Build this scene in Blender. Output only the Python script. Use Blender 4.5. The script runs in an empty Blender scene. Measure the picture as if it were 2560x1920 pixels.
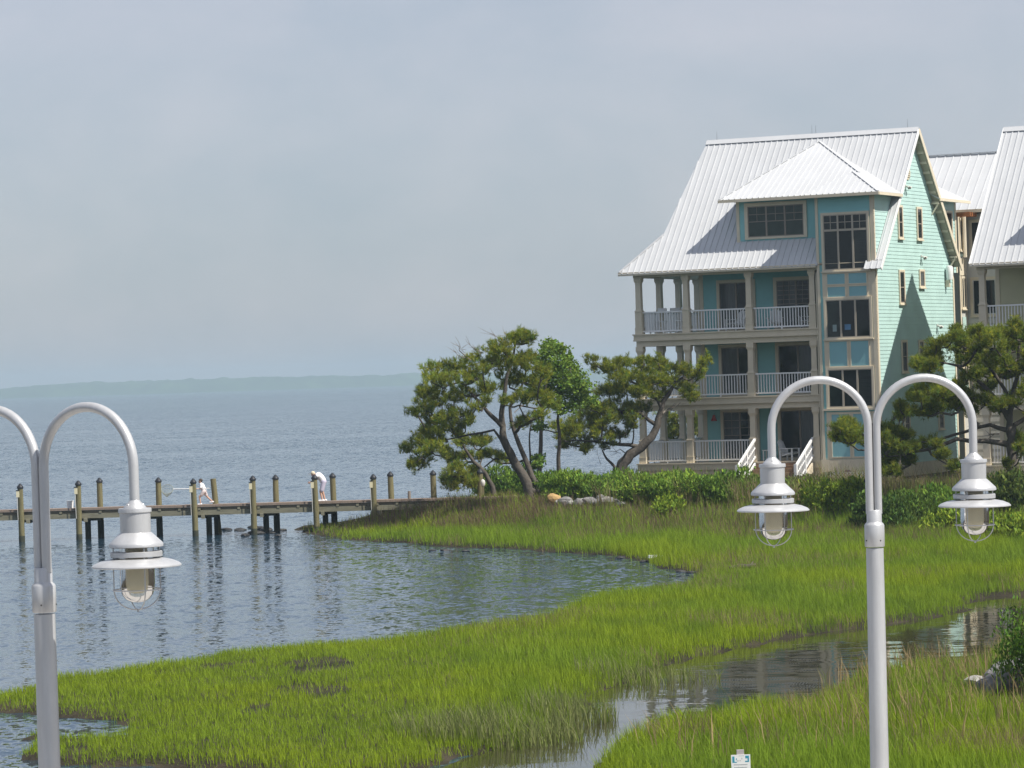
import bpy, math, random
import numpy as np
from mathutils import Vector, Matrix

# ------------------------------------------------------------------ camera, sky, sun, exposure
SC = bpy.context.scene
C = SC.collection
CAM_F, CAM_ROLL, CAM_PITCH, CAM_H = 8590.0, 0.032, -0.0016, 6.41     # focal length in photo pixels (2560 wide)
cam_data = bpy.data.cameras.new('camera')
cam = bpy.data.objects.new('camera', cam_data)
C.objects.link(cam)
cam_data.sensor_width = 36.0
cam_data.lens = CAM_F / 2560.0 * 36.0
cam_data.clip_start = 0.5
cam_data.clip_end = 20000.0
cam.matrix_world = (Matrix.Translation((0, 0, CAM_H)) @ Matrix.Rotation(math.pi / 2 + CAM_PITCH, 4, 'X')
                    @ Matrix.Rotation(-CAM_ROLL, 4, 'Z'))
SC.camera = cam

HOUSE_X, HOUSE_Y, HOUSE_A = 6.386, 166.71, 0.454          # front left corner of the house and its turn
CA, SA = math.cos(HOUSE_A), math.sin(HOUSE_A)
_su, _sv, _sz = 0.74, -0.075, 1.0                           # towards the sun, along the house's own axes
SUN = Vector((_su * CA + _sv * SA, -_su * SA + _sv * CA, _sz)).normalized()
SUN_EL = math.asin(SUN.z)
SUN_AZ = math.atan2(SUN.x, SUN.y)

world = bpy.data.worlds.new('World')
SC.world = world
world.use_nodes = True
wn, wl = world.node_tree.nodes, world.node_tree.links
wn.clear()
w_out = wn.new('ShaderNodeOutputWorld')
w_bg = wn.new('ShaderNodeBackground')
w_sky = wn.new('ShaderNodeTexSky')
w_sky.sky_type = 'NISHITA'
w_sky.sun_disc = False
w_sky.sun_elevation = SUN_EL
w_sky.sun_rotation = SUN_AZ
w_sky.altitude = 0
w_sky.air_density = 1.0
w_sky.dust_density = 1.0
w_sky.ozone_density = 3.0
w_tc = wn.new('ShaderNodeTexCoord')
w_map = wn.new('ShaderNodeMapping')
w_map.inputs['Scale'].default_value = (1.0, 1.0, 1.7)
w_n = wn.new('ShaderNodeTexNoise')
w_n.inputs['Scale'].default_value = 9.0
w_n.inputs['Detail'].default_value = 7.0
w_n.inputs['Roughness'].default_value = 0.55
w_n.inputs['Distortion'].default_value = 0.25
w_r = wn.new('ShaderNodeValToRGB')                         # cloud tone: blue grey gaps, faintly pink veils
w_r.color_ramp.elements[0].position = 0.30
w_r.color_ramp.elements[0].color = (1.80, 2.04, 2.46, 1)
w_r.color_ramp.elements[1].position = 0.74
w_r.color_ramp.elements[1].color = (2.90, 2.78, 3.06, 1)
w_mix = wn.new('ShaderNodeMix')
w_mix.data_type = 'RGBA'
w_mix.inputs[0].default_value = 0.78                        # a thin overcast veil over the clear sky
wl.new(w_tc.outputs['Generated'], w_map.inputs['Vector'])
wl.new(w_map.outputs['Vector'], w_n.inputs['Vector'])
wl.new(w_n.outputs['Fac'], w_r.inputs['Fac'])
wl.new(w_r.outputs['Color'], w_mix.inputs[7])
wl.new(w_sky.outputs['Color'], w_mix.inputs[6])
wl.new(w_mix.outputs[2], w_bg.inputs['Color'])
w_bg.inputs['Strength'].default_value = 0.125
wl.new(w_bg.outputs['Background'], w_out.inputs['Surface'])

sun_data = bpy.data.lights.new('sun', 'SUN')
sun_data.energy = 4.2
sun_data.angle = math.radians(0.6)
sun_data.color = (1.0, 0.95, 0.87)
sun = bpy.data.objects.new('sun', sun_data)
C.objects.link(sun)
sun.rotation_euler = SUN.to_track_quat('Z', 'Y').to_euler()
sun.location = (60, -10, 90)

SC.view_settings.view_transform = 'Standard'
SC.view_settings.look = 'None'
SC.view_settings.exposure = 0.59
SC.view_settings.gamma = 1.0
SC.view_settings.use_curve_mapping = False
SC.cycles.max_bounces = 8
SC.cycles.diffuse_bounces = 3
SC.cycles.glossy_bounces = 3
SC.cycles.transmission_bounces = 6
SC.cycles.transparent_max_bounces = 8
SC.cycles.volume_bounces = 0
SC.cycles.caustics_reflective = False
SC.cycles.caustics_refractive = False

RNG = np.random.default_rng(7)
random.seed(7)

# ------------------------------------------------------------------ surveying: photo pixel -> place
def ray(px, py):
    dx, dy = px - 1280.0, py - 960.0
    c, s = math.cos(CAM_ROLL), math.sin(CAM_ROLL)
    X, Yv = dx * c - dy * s, dx * s + dy * c
    d = (X / CAM_F, 1.0, -Yv / CAM_F)
    c, s = math.cos(CAM_PITCH), math.sin(CAM_PITCH)
    return (d[0], d[1] * c - d[2] * s, d[1] * s + d[2] * c)
def ground(px, py, z=0.0):
    d = ray(px, py); t = (z - CAM_H) / d[2]
    return Vector((d[0] * t, d[1] * t, z))
def at(px, py, Y):
    d = ray(px, py); t = Y / d[1]
    return Vector((d[0] * t, Y, CAM_H + d[2] * t))
OK = 2560.0 / 2212.0                                        # the survey sheet was 2212 wide
def og(x, y, z=0.0): return ground(x * OK, y * OK, z)
def oat(x, y, Y): return at(x * OK, y * OK, Y)

# ------------------------------------------------------------------ materials
MATS = {}
def mat(name, col, rough=0.6, spec=0.4, metal=0.0, noise=None, bump=None, trans=0.0, attr=None, hue=None):
    """Principled material; noise=(scale, amount) varies the tone, bump=(scale, distance) gives relief."""
    if name in MATS: return MATS[name]
    m = bpy.data.materials.new(name); m.use_nodes = True
    nt = m.node_tree; b = nt.nodes['Principled BSDF']
    b.inputs['Roughness'].default_value = rough
    b.inputs['Specular IOR Level'].default_value = spec
    b.inputs['Metallic'].default_value = metal
    b.inputs['Base Color'].default_value = (*col, 1)
    tc = None
    src = None
    if attr:
        a = nt.nodes.new('ShaderNodeAttribute'); a.attribute_name = attr
        src = a.outputs['Color']
    if noise or bump:
        tc = nt.nodes.new('ShaderNodeTexCoord')
    if noise:
        n = nt.nodes.new('ShaderNodeTexNoise'); n.inputs['Scale'].default_value = noise[0]
        n.inputs['Detail'].default_value = 6; n.inputs['Roughness'].default_value = 0.62
        mp = nt.nodes.new('ShaderNodeMapping')
        if len(noise) > 2: mp.inputs['Scale'].default_value = noise[2]
        nt.links.new(tc.outputs['Object'], mp.inputs['Vector'])
        nt.links.new(mp.outputs['Vector'], n.inputs['Vector'])
        r = nt.nodes.new('ShaderNodeMapRange')
        r.inputs[1].default_value = 0.3; r.inputs[2].default_value = 0.7
        r.inputs[3].default_value = 1.0 - noise[1]; r.inputs[4].default_value = 1.0 + noise[1] * 0.6
        nt.links.new(n.outputs['Fac'], r.inputs[0])
        mx = nt.nodes.new('ShaderNodeVectorMath'); mx.operation = 'SCALE'
        if src: nt.links.new(src, mx.inputs[0])
        else: mx.inputs[0].default_value = col
        nt.links.new(r.outputs[0], mx.inputs['Scale'])
        src = mx.outputs[0]
    if src: nt.links.new(src, b.inputs['Base Color'])
    if bump:
        n2 = nt.nodes.new('ShaderNodeTexNoise'); n2.inputs['Scale'].default_value = bump[0]
        n2.inputs['Detail'].default_value = 5
        nt.links.new(tc.outputs['Object'], n2.inputs['Vector'])
        bp = nt.nodes.new('ShaderNodeBump'); bp.inputs['Distance'].default_value = bump[1]
        bp.inputs['Strength'].default_value = 0.8
        nt.links.new(n2.outputs['Fac'], bp.inputs['Height'])
        nt.links.new(bp.outputs['Normal'], b.inputs['Normal'])
    if trans > 0:
        t = nt.nodes.new('ShaderNodeBsdfTranslucent')
        if src: nt.links.new(src, t.inputs['Color'])
        else: t.inputs['Color'].default_value = (*col, 1)
        ms = nt.nodes.new('ShaderNodeMixShader'); ms.inputs[0].default_value = trans
        nt.links.new(b.outputs[0], ms.inputs[1]); nt.links.new(t.outputs[0], ms.inputs[2])
        nt.links.new(ms.outputs[0], nt.nodes['Material Output'].inputs['Surface'])
    MATS[name] = m
    return m

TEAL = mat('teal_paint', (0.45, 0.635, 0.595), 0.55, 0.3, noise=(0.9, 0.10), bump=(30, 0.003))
TEAL_F = mat('deep_teal_front', (0.27, 0.56, 0.56), 0.55, 0.3, noise=(0.9, 0.10), bump=(30, 0.003))  # deeper, bluer teal on the front boards than on the gable
TEAL_B = mat('blue_teal_panel', (0.24, 0.47, 0.50), 0.5, 0.3, noise=(0.8, 0.08))
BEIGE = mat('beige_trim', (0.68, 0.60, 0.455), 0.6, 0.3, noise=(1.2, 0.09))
CREAM = mat('olive_cream_paint', (0.52, 0.50, 0.33), 0.6, 0.3, noise=(0.9, 0.08))
GREYSIDING = mat('pale_grey_paint', (0.55, 0.54, 0.50), 0.6, 0.3, noise=(0.9, 0.08))
WHITE = mat('white_paint', (0.80, 0.80, 0.79), 0.45, 0.4, noise=(2.0, 0.05))
ROOF = mat('white_metal_roof', (0.54, 0.55, 0.56), 0.38, 0.5, noise=(0.6, 0.06, (1, 1, 1)))
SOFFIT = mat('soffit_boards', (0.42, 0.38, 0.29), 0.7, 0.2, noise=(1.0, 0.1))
DECKWOOD = mat('deck_wood', (0.24, 0.15, 0.09), 0.75, 0.2, noise=(3, 0.25, (1, 6, 6)))
SASH = mat('tan_sash', (0.44, 0.39, 0.31), 0.5, 0.3)  # mid tan, darker than the beige casings
FRAME_D = mat('window_frame_taupe', (0.27, 0.23, 0.19), 0.5, 0.3)
GLASS = mat('dark_window_glass', (0.010, 0.014, 0.013), 0.05, 0.28)
GLASSES = [GLASS, mat('dark_window_glass_with_blind', (0.030, 0.036, 0.034), 0.06, 0.28, noise=(3, 0.5, (0.3, 0.3, 9))), mat('dark_green_window_glass', (0.016, 0.026, 0.022), 0.04, 0.32, noise=(1.5, 0.5))]
CURTAIN = mat('curtained_glass', (0.10, 0.11, 0.11), 0.08, 0.3, noise=(5, 0.3, (6, 6, 0.3)))
GREENISH = mat('green_tinted_glass', (0.035, 0.055, 0.045), 0.06, 0.3, noise=(2, 0.3))
METAL = mat('lamp_grey_paint', (0.55, 0.555, 0.56), 0.38, 0.5, metal=0.38, noise=(5, 0.13, (2.5, 2.5, 0.35)), bump=(60, 0.0006))
DARKGAP = mat('dark_joint', (0.05, 0.05, 0.05), 0.8, 0.2)
PILE = mat('treated_pile', (0.18, 0.162, 0.085), 0.85, 0.2, noise=(3.0, 0.28, (5, 5, 0.7)), bump=(18, 0.01))
PIERBEAM = mat('pier_beam', (0.21, 0.20, 0.145), 0.85, 0.2, noise=(3.0, 0.3, (0.6, 5, 5)))
PIERDECK = mat('pier_deck', (0.26, 0.20, 0.16), 0.85, 0.2, noise=(3.0, 0.25, (5, 0.6, 1)))
ALGAE = mat('algae_stained_pile', (0.06, 0.065, 0.045), 0.8, 0.2, noise=(3.0, 0.4))
CAPBLACK = mat('black_cap', (0.018, 0.02, 0.025), 0.45, 0.4)
BARK = mat('pine_bark', (0.105, 0.092, 0.078), 0.95, 0.1, noise=(5, 0.4, (1, 1, 0.4)), bump=(9, 0.04))
TWIG = mat('grey_twig', (0.22, 0.19, 0.16), 0.95, 0.1)
NEEDLE = mat('pine_needles', (0.08, 0.11, 0.02), 0.7, 0.08, trans=0.46, attr='Col')
LEAF = mat('leaf', (0.08, 0.14, 0.02), 0.65, 0.12, trans=0.32, attr='Col')
BLADE = mat('grass_blade', (0.1, 0.16, 0.02), 0.7, 0.05, trans=0.42, attr='Col')
STONE = mat('grey_stone', (0.20, 0.195, 0.19), 0.9, 0.2, noise=(4, 0.35), bump=(10, 0.03))
STONE_P = mat('pale_stone', (0.36, 0.35, 0.33), 0.9, 0.2, noise=(4, 0.3), bump=(10, 0.03))
STONE_O = mat('ochre_stone', (0.45, 0.30, 0.13), 0.9, 0.2, noise=(4, 0.25), bump=(10, 0.03))
STONE_D = mat('wet_dark_stone', (0.035, 0.035, 0.035), 0.6, 0.4, noise=(4, 0.3), bump=(10, 0.03))
SKIN = mat('skin', (0.55, 0.34, 0.25), 0.55, 0.3)
CLOTHW = mat('white_cloth', (0.78, 0.77, 0.78), 0.85, 0.1)
CLOTHL = mat('lilac_cloth', (0.50, 0.47, 0.58), 0.85, 0.1)
CLOTHP = mat('pale_pink_cloth', (0.66, 0.56, 0.54), 0.85, 0.1)
CAPTAN = mat('tan_cloth', (0.62, 0.54, 0.40), 0.85, 0.1)
HAIR = mat('dark_hair', (0.05, 0.035, 0.025), 0.6, 0.3)
RED = mat('red_paint', (0.50, 0.04, 0.03), 0.5, 0.3)
PURPLE = mat('purple_petals', (0.10, 0.05, 0.16), 0.7, 0.2)
ORANGEWOOD = mat('orange_stained_wood', (0.45, 0.17, 0.06), 0.6, 0.3, noise=(3, 0.2))
BLUEINK = mat('blue_print', (0.05, 0.30, 0.42), 0.5, 0.3)
GREYINK = mat('grey_print', (0.42, 0.44, 0.46), 0.5, 0.3)
SIGNW = mat('sign_white', (0.80, 0.80, 0.80), 0.4, 0.4)
CONCRETE = mat('concrete', (0.42, 0.40, 0.37), 0.85, 0.2, noise=(2, 0.15), bump=(12, 0.01))
NETM = mat('net_mesh', (0.30, 0.32, 0.26), 0.8, 0.2)

def glass_clear():
    m = bpy.data.materials.new('clear_globe_glass'); m.use_nodes = True
    nt = m.node_tree; nt.nodes.clear()
    o = nt.nodes.new('ShaderNodeOutputMaterial')
    t = nt.nodes.new('ShaderNodeBsdfTransparent'); t.inputs['Color'].default_value = (0.93, 0.94, 0.92, 1)
    g = nt.nodes.new('ShaderNodeBsdfGlossy'); g.inputs['Roughness'].default_value = 0.06
    d = nt.nodes.new('ShaderNodeBsdfTranslucent'); d.inputs['Color'].default_value = (0.86, 0.83, 0.73, 1)
    lw = nt.nodes.new('ShaderNodeLayerWeight'); lw.inputs['Blend'].default_value = 0.35
    m1 = nt.nodes.new('ShaderNodeMixShader'); m2 = nt.nodes.new('ShaderNodeMixShader')
    m1.inputs[0].default_value = 0.24
    nt.links.new(t.outputs[0], m1.inputs[1]); nt.links.new(d.outputs[0], m1.inputs[2])
    nt.links.new(lw.outputs['Fresnel'], m2.inputs[0])
    nt.links.new(m1.outputs[0], m2.inputs[1]); nt.links.new(g.outputs[0], m2.inputs[2])
    nt.links.new(m2.outputs[0], o.inputs['Surface'])
    return m
GLOBE = glass_clear()
FROST = mat('frosted_lamp_tube', (0.86, 0.80, 0.64), 0.5, 0.4, trans=0.35)

# ------------------------------------------------------------------ mesh building
class MB:
    def __init__(self): self.v, self.f, self.cuts = [], [], []
    def add(self, vs, fs):
        n = len(self.v); self.cuts.append((n, len(vs), len(self.f), len(fs))); self.v += [tuple(p) for p in vs]; self.f += [tuple(i + n for i in f) for f in fs]; return self
    def box(self, x0, x1, y0, y1, z0, z1):
        return self.add([(x0,y0,z0),(x1,y0,z0),(x1,y1,z0),(x0,y1,z0),(x0,y0,z1),(x1,y0,z1),(x1,y1,z1),(x0,y1,z1)],
                        [(0,3,2,1),(4,5,6,7),(0,1,5,4),(1,2,6,5),(2,3,7,6),(3,0,4,7)])
    def bar(self, a, b, w, h, up=(0,0,1)):
        a, b = Vector(a), Vector(b); d = (b - a).normalized(); up = Vector(up)
        s = d.cross(up)
        if s.length < 1e-5: s = d.cross(Vector((1,0,0)))
        s.normalize(); t = s.cross(d).normalized()
        s *= w / 2; t *= h / 2
        vs = [a-s-t, a+s-t, a+s+t, a-s+t, b-s-t, b+s-t, b+s+t, b-s+t]
        return self.add(vs, [(0,1,2,3),(7,6,5,4),(0,4,5,1),(1,5,6,2),(2,6,7,3),(3,7,4,0)])
    def tube(self, pts, rad, n=10, caps=True):
        pts = [Vector(p) for p in pts]
        if not hasattr(rad, '__len__'): rad = [rad] * len(pts)
        vs, fs = [], []
        ref = None
        for i, p in enumerate(pts):
            d = (pts[min(i+1, len(pts)-1)] - pts[max(i-1, 0)]).normalized()
            if ref is None:
                ref = d.orthogonal().normalized()
            ref = (ref - d * ref.dot(d)).normalized()
            s = d.cross(ref)
            for k in range(n):
                a = 2 * math.pi * k / n
                vs.append(p + (ref * math.cos(a) + s * math.sin(a)) * rad[i])
        for i in range(len(pts) - 1):
            for k in range(n):
                k2 = (k + 1) % n
                fs.append((i*n+k, i*n+k2, (i+1)*n+k2, (i+1)*n+k))
        if caps:
            fs.append(tuple(range(n-1, -1, -1))); fs.append(tuple((len(pts)-1)*n + k for k in range(n)))
        return self.add(vs, fs)
    def lathe(self, prof, n=32, c=(0,0,0)):
        vs, fs = [], []
        for r, z in prof:
            for k in range(n):
                a = 2 * math.pi * k / n
                vs.append((c[0] + r*math.cos(a), c[1] + r*math.sin(a), c[2] + z))
        for i in range(len(prof)-1):
            for k in range(n):
                k2 = (k+1) % n
                fs.append((i*n+k, i*n+k2, (i+1)*n+k2, (i+1)*n+k))
        return self.add(vs, fs)
    def prism(self, poly, t):
        """poly: 3-D points counter-clockwise seen from outside; thickened inwards by t along its normal"""
        P = [Vector(p) for p in poly]
        nrm = Vector((0,0,0))
        for i in range(len(P)):
            nrm += (P[i] - P[0]).cross(P[(i+1) % len(P)] - P[0])
        nrm.normalize()
        n = len(P); Q = [p - nrm * t for p in P]
        fs = [tuple(range(n)), tuple(range(2*n-1, n-1, -1))]
        for i in range(n): fs.append((i, n+i, n+(i+1) % n, (i+1) % n))
        return self.add(P + Q, fs)
    def blob(self, c, r, n=10, m=6, rough=0.0, rng=None):
        vs, fs = [], []
        for i in range(m+1):
            th = math.pi * i / m
            for k in range(n):
                a = 2*math.pi*k/n
                j = 1.0 + (rng.uniform(-rough, rough) if rng is not None and 0 < i < m else 0)
                vs.append((c[0]+r[0]*math.sin(th)*math.cos(a)*j, c[1]+r[1]*math.sin(th)*math.sin(a)*j, c[2]+r[2]*math.cos(th)*j))
        for i in range(m):
            for k in range(n):
                k2 = (k+1) % n; fs.append((i*n+k, (i+1)*n+k, (i+1)*n+k2, i*n+k2))
        return self.add(vs, fs)
    def mesh(self, name, m, smooth=False, angle=40):
        me = bpy.data.meshes.new(name); me.from_pydata(self.v, [], self.f); me.update()
        if m is not None: me.materials.append(m)
        if smooth:
            me.polygons.foreach_set('use_smooth', [True] * len(me.polygons))
            me.set_sharp_from_angle(angle=math.radians(angle))
        return me
    def build_each(self, name, m, parent=None, smooth=False):
        """every piece that was added becomes an object of its own"""
        for (v0, nv, f0, nf) in self.cuts:
            q = MB(); q.v = self.v[v0:v0+nv]; q.f = [tuple(i-v0 for i in f) for f in self.f[f0:f0+nf]]
            q.build(name, m, parent, smooth)
    def build(self, name, m, parent=None, smooth=False, angle=40):
        return link(name, self.mesh(name, m, smooth, angle), parent)

def link(name, data, parent=None, loc=None):
    o = bpy.data.objects.new(name, data); C.objects.link(o)
    if parent is not None: o.parent = parent
    if loc is not None: o.location = loc
    return o
def tag(o, label=None, cat=None, group=None, kind=None):
    if label: o['label'] = label
    if cat: o['category'] = cat
    if group: o['group'] = group
    if kind: o['kind'] = kind
    return o
def thing(name, label, cat, loc=(0,0,0), rz=0.0, group=None):
    o = link(name, None, None, loc); o.rotation_euler = (0, 0, rz); o.empty_display_size = 0.3
    return tag(o, label, cat, group)

class Face:
    """a wall plane: origin O, axis S along it, axis T up it, N outwards"""
    def __init__(self, O, S, T, N): self.O, self.S, self.T, self.N = Vector(O), Vector(S), Vector(T), Vector(N)
    def p(self, s, t, n=0.0): return self.O + self.S*s + self.T*t + self.N*n
    def box(self, mb, s0, s1, t0, t1, n0, n1):
        P = [self.p(s, t, n) for n in (n0, n1) for (s, t) in ((s0,t0),(s1,t0),(s1,t1),(s0,t1))]
        fs = [(0,1,2,3),(4,5,6,7),(0,1,5,4),(1,2,6,5),(2,3,7,6),(3,0,4,7)]
        if self.S.cross(self.T).dot(self.N) > 0:
            fs = [(3,2,1,0),(4,5,6,7),(0,1,5,4),(1,2,6,5),(2,3,7,6),(3,0,4,7)]
        return mb.add(P, fs)
def FRONT(v): return Face((0, v, 0), (1,0,0), (0,0,1), (0,-1,0))
def SIDE(u): return Face((u, 0, 0), (0,1,0), (0,0,1), (1,0,0))
def LEFTF(u): return Face((u, 0, 0), (0,1,0), (0,0,1), (-1,0,0))

def clip(poly, f):
    out = []
    for i in range(len(poly)):
        a, b = poly[i], poly[(i+1) % len(poly)]
        fa, fb = f(a), f(b)
        if fa >= 0: out.append(a)
        if (fa >= 0) != (fb >= 0):
            t = fa / (fa - fb); out.append((a[0]+(b[0]-a[0])*t, a[1]+(b[1]-a[1])*t))
    return out

def vnoise(x, y, seed=0):
    x = np.asarray(x, float); y = np.asarray(y, float)
    xi, yi = np.floor(x).astype(np.int64), np.floor(y).astype(np.int64)
    fx, fy = x - xi, y - yi
    fx, fy = fx*fx*(3-2*fx), fy*fy*(3-2*fy)
    def h(a, b):
        n = (a*374761393 + b*668265263 + seed*974634777) & 0xffffffff
        n = ((n ^ (n >> 13)) * 1274126177) & 0xffffffff
        return ((n ^ (n >> 16)) & 0xffff) / 65535.0
    return (h(xi,yi)*(1-fx) + h(xi+1,yi)*fx)*(1-fy) + (h(xi,yi+1)*(1-fx) + h(xi+1,yi+1)*fx)*fy
def fbm(x, y, seed=0, o=4):
    s, a, t = 0.0, 0.5, 0.0
    for i in range(o):
        s = s + a*vnoise(x*2**i, y*2**i, seed+i); t += a; a *= 0.5
    return s / t
def sstep(a, b, x):
    t = np.clip((x-a)/(b-a), 0, 1); return t*t*(3-2*t)

def np_mesh(name, V, F, m, cols=None, smooth=False):
    """V (n,3), F (m,k) of one size k"""
    me = bpy.data.meshes.new(name)
    me.vertices.add(len(V)); me.vertices.foreach_set('co', np.ascontiguousarray(V, np.float32).ravel())
    k = F.shape[1]
    me.loops.add(F.size); me.loops.foreach_set('vertex_index', np.ascontiguousarray(F, np.int32).ravel())
    me.polygons.add(len(F)); me.polygons.foreach_set('loop_start', np.arange(0, F.size, k, dtype=np.int32))
    me.polygons.foreach_set('loop_total', np.full(len(F), k, np.int32))
    if smooth: me.polygons.foreach_set('use_smooth', np.ones(len(F), bool))
    me.update(calc_edges=True)
    if cols is not None:
        a = me.color_attributes.new('Col', 'FLOAT_COLOR', 'POINT')
        c = np.ones((len(V), 4), np.float32); c[:, :3] = cols
        a.data.foreach_set('color', c.ravel())
    me.materials.append(m)
    return me

# ------------------------------------------------------------------ the shore line (water polygon)
W = []
W += [(-400, 34), (-12, 36), (2, 38), (3.2, 46)]
def L(pts, z):
    for (x, y) in pts:
        p = og(x, y, z); W.append((p.x, p.y))
L([(1292,1659),(1277,1602),(1284,1588),(1330,1547),(1400,1512),(1450,1497),(1550,1478),(1659,1468),(1734,1464),(1809,1430),(1879,1402),
   (1947,1397),(2059,1385),(2134,1368),(2184,1342)], 0.62)
W += [(14.5, 88), (19, 90), (30, 92), (30, 98), (20, 96)]
L([(2212,1287),(2146,1288),(2089,1300),(2084,1319),(2009,1337),(1919,1349),(1879,1354),(1800,1364),(1700,1379),(1600,1396),(1500,1420),
   (1400,1452),(1300,1488),(1270,1510),(1240,1532),(1200,1560),(1130,1600),(1040,1625),(950,1643)], 0.0)
W += [(-1.9, 56), (-3.2, 55.5), (-4.4, 57)]
L([(480,1658),(300,1656),(130,1654),(75,1652),(82,1640),(68,1625),(87,1610),(78,1590)], 0.0)
L([(120,1577),(230,1571),(300,1560)], 0.25)
L([(258,1557),(200,1553),(100,1545),(0,1537)], 0.0)
W += [(-13, 69.5), (-16, 71.5), (-16.5, 74), (-14, 75.5)]
L([(0,1479),(60,1462),(120,1442),(200,1437),(270,1424),(330,1414),(400,1407),(440,1400),(500,1389),(600,1379),(700,1372),(800,1364),(900,1352),
   (1000,1340),(1100,1327),(1200,1317),(1258,1311),(1275,1303),(1228,1298),(1225,1294),(1250,1285),(1300,1272),(1400,1260),(1500,1250)], 0.33)
L([(1525,1241),(1440,1228),(1400,1213),(1350,1203),(1300,1199),(1200,1192),(1100,1185),(1000,1183),(900,1174),(760,1166),(700,1158),(640,1143)], 0.0)
W += [(-9.3, 156), (-6, 158.5), (-3, 160.5), (-0.5, 164), (2, 170), (4.5, 177), (8, 184), (14, 192), (30, 200), (90, 208), (90, 600), (-400, 600)]
WP = np.array(W)

def shore_distance(x, y):
    """signed distance to the water's edge, positive on land"""
    x = np.asarray(x, float); y = np.asarray(y, float)
    best = np.full(x.shape, 1e9); inside = np.zeros(x.shape, bool)
    n = len(WP)
    for i in range(n):
        ax, ay = WP[i]; bx, by = WP[(i+1) % n]
        dx, dy = bx-ax, by-ay; L2 = dx*dx+dy*dy
        t = np.clip(((x-ax)*dx+(y-ay)*dy)/L2, 0, 1)
        best = np.minimum(best, (x-ax-t*dx)**2+(y-ay-t*dy)**2)
        cond = ((ay > y) != (by > y))
        if dy != 0:
            inside ^= cond & (x < dx*(y-ay)/dy + ax)
    return np.where(inside, -1, 1)*np.sqrt(best)

def upland(x, y):
    y0 = 139.0 + 4.5*sstep(2.0, -1.5, x) - 0.75*np.clip(x-1.0, 0, 24) + 1.2*(fbm(x*0.15, y*0.15, 3)-0.5)
    return sstep(-4.5, 5.0, y-y0)
def terrain_z(x, y, d=None):
    x = np.asarray(x, float); y = np.asarray(y, float)
    if d is None: d = shore_distance(x, y)
    jag = (fbm(x*1.1, y*1.1, 11)-0.5)*0.7
    dd = d + jag*np.clip(1.2-np.abs(d)*0.4, 0, 1)
    z = np.where(dd > 0, 0.13*sstep(-0.1, 0.30, dd)+0.05*sstep(0.7, 4, dd), -0.9*sstep(-0.25, 6, -dd)-0.02)
    z = z + 0.07*(fbm(x*0.8, y*0.8, 5)-0.5)*sstep(0.2, 1.5, dd)
    z = z + 0.95*upland(x, y)*sstep(0.5, 7, dd)
    z = z + 1.1*sstep(42, 32, y)*sstep(0, 5, dd)
    z = z + 0.45*np.exp(-(((x-10.2)/1.5)**2+((y-64.5)/2.2)**2))
    return z

def build_terrain():
    xs = np.arange(-40, 72.01, 0.5); ys = np.arange(4, 215.01, 0.5)
    X, Y = np.meshgrid(xs, ys)
    Z = terrain_z(X, Y)
    V = np.stack([X.ravel(), Y.ravel(), Z.ravel()], -1)
    nx, ny = len(xs), len(ys)
    i = np.arange(nx*ny).reshape(ny, nx)
    F = np.stack([i[:-1,:-1].ravel(), i[:-1,1:].ravel(), i[1:,1:].ravel(), i[1:,:-1].ravel()], -1)
    m = bpy.data.materials.new('marsh_mud'); m.use_nodes = True
    nt = m.node_tree; b = nt.nodes['Principled BSDF']
    tc = nt.nodes.new('ShaderNodeTexCoord'); n = nt.nodes.new('ShaderNodeTexNoise')
    n.inputs['Scale'].default_value = 0.9; n.inputs['Detail'].default_value = 8
    r = nt.nodes.new('ShaderNodeValToRGB')
    r.color_ramp.elements[0].position = 0.35; r.color_ramp.elements[0].color = (0.022, 0.020, 0.014, 1)
    r.color_ramp.elements[1].position = 0.7; r.color_ramp.elements[1].color = (0.060, 0.050, 0.034, 1)
    bp = nt.nodes.new('ShaderNodeBump'); bp.inputs['Distance'].default_value = 0.06
    n2 = nt.nodes.new('ShaderNodeTexNoise'); n2.inputs['Scale'].default_value = 7
    nt.links.new(tc.outputs['Object'], n.inputs['Vector']); nt.links.new(tc.outputs['Object'], n2.inputs['Vector'])
    nt.links.new(n.outputs['Fac'], r.inputs['Fac']); nt.links.new(r.outputs['Color'], b.inputs['Base Color'])
    nt.links.new(n2.outputs['Fac'], bp.inputs['Height']); nt.links.new(bp.outputs['Normal'], b.inputs['Normal'])
    b.inputs['Roughness'].default_value = 0.85
    b.inputs['Specular IOR Level'].default_value = 0.08
    o = link('marsh_ground', np_mesh('marsh_ground', V, F, m, smooth=True))
    tag(o, 'dark muddy ground under the marsh grass and house', kind='structure')
build_terrain()

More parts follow.
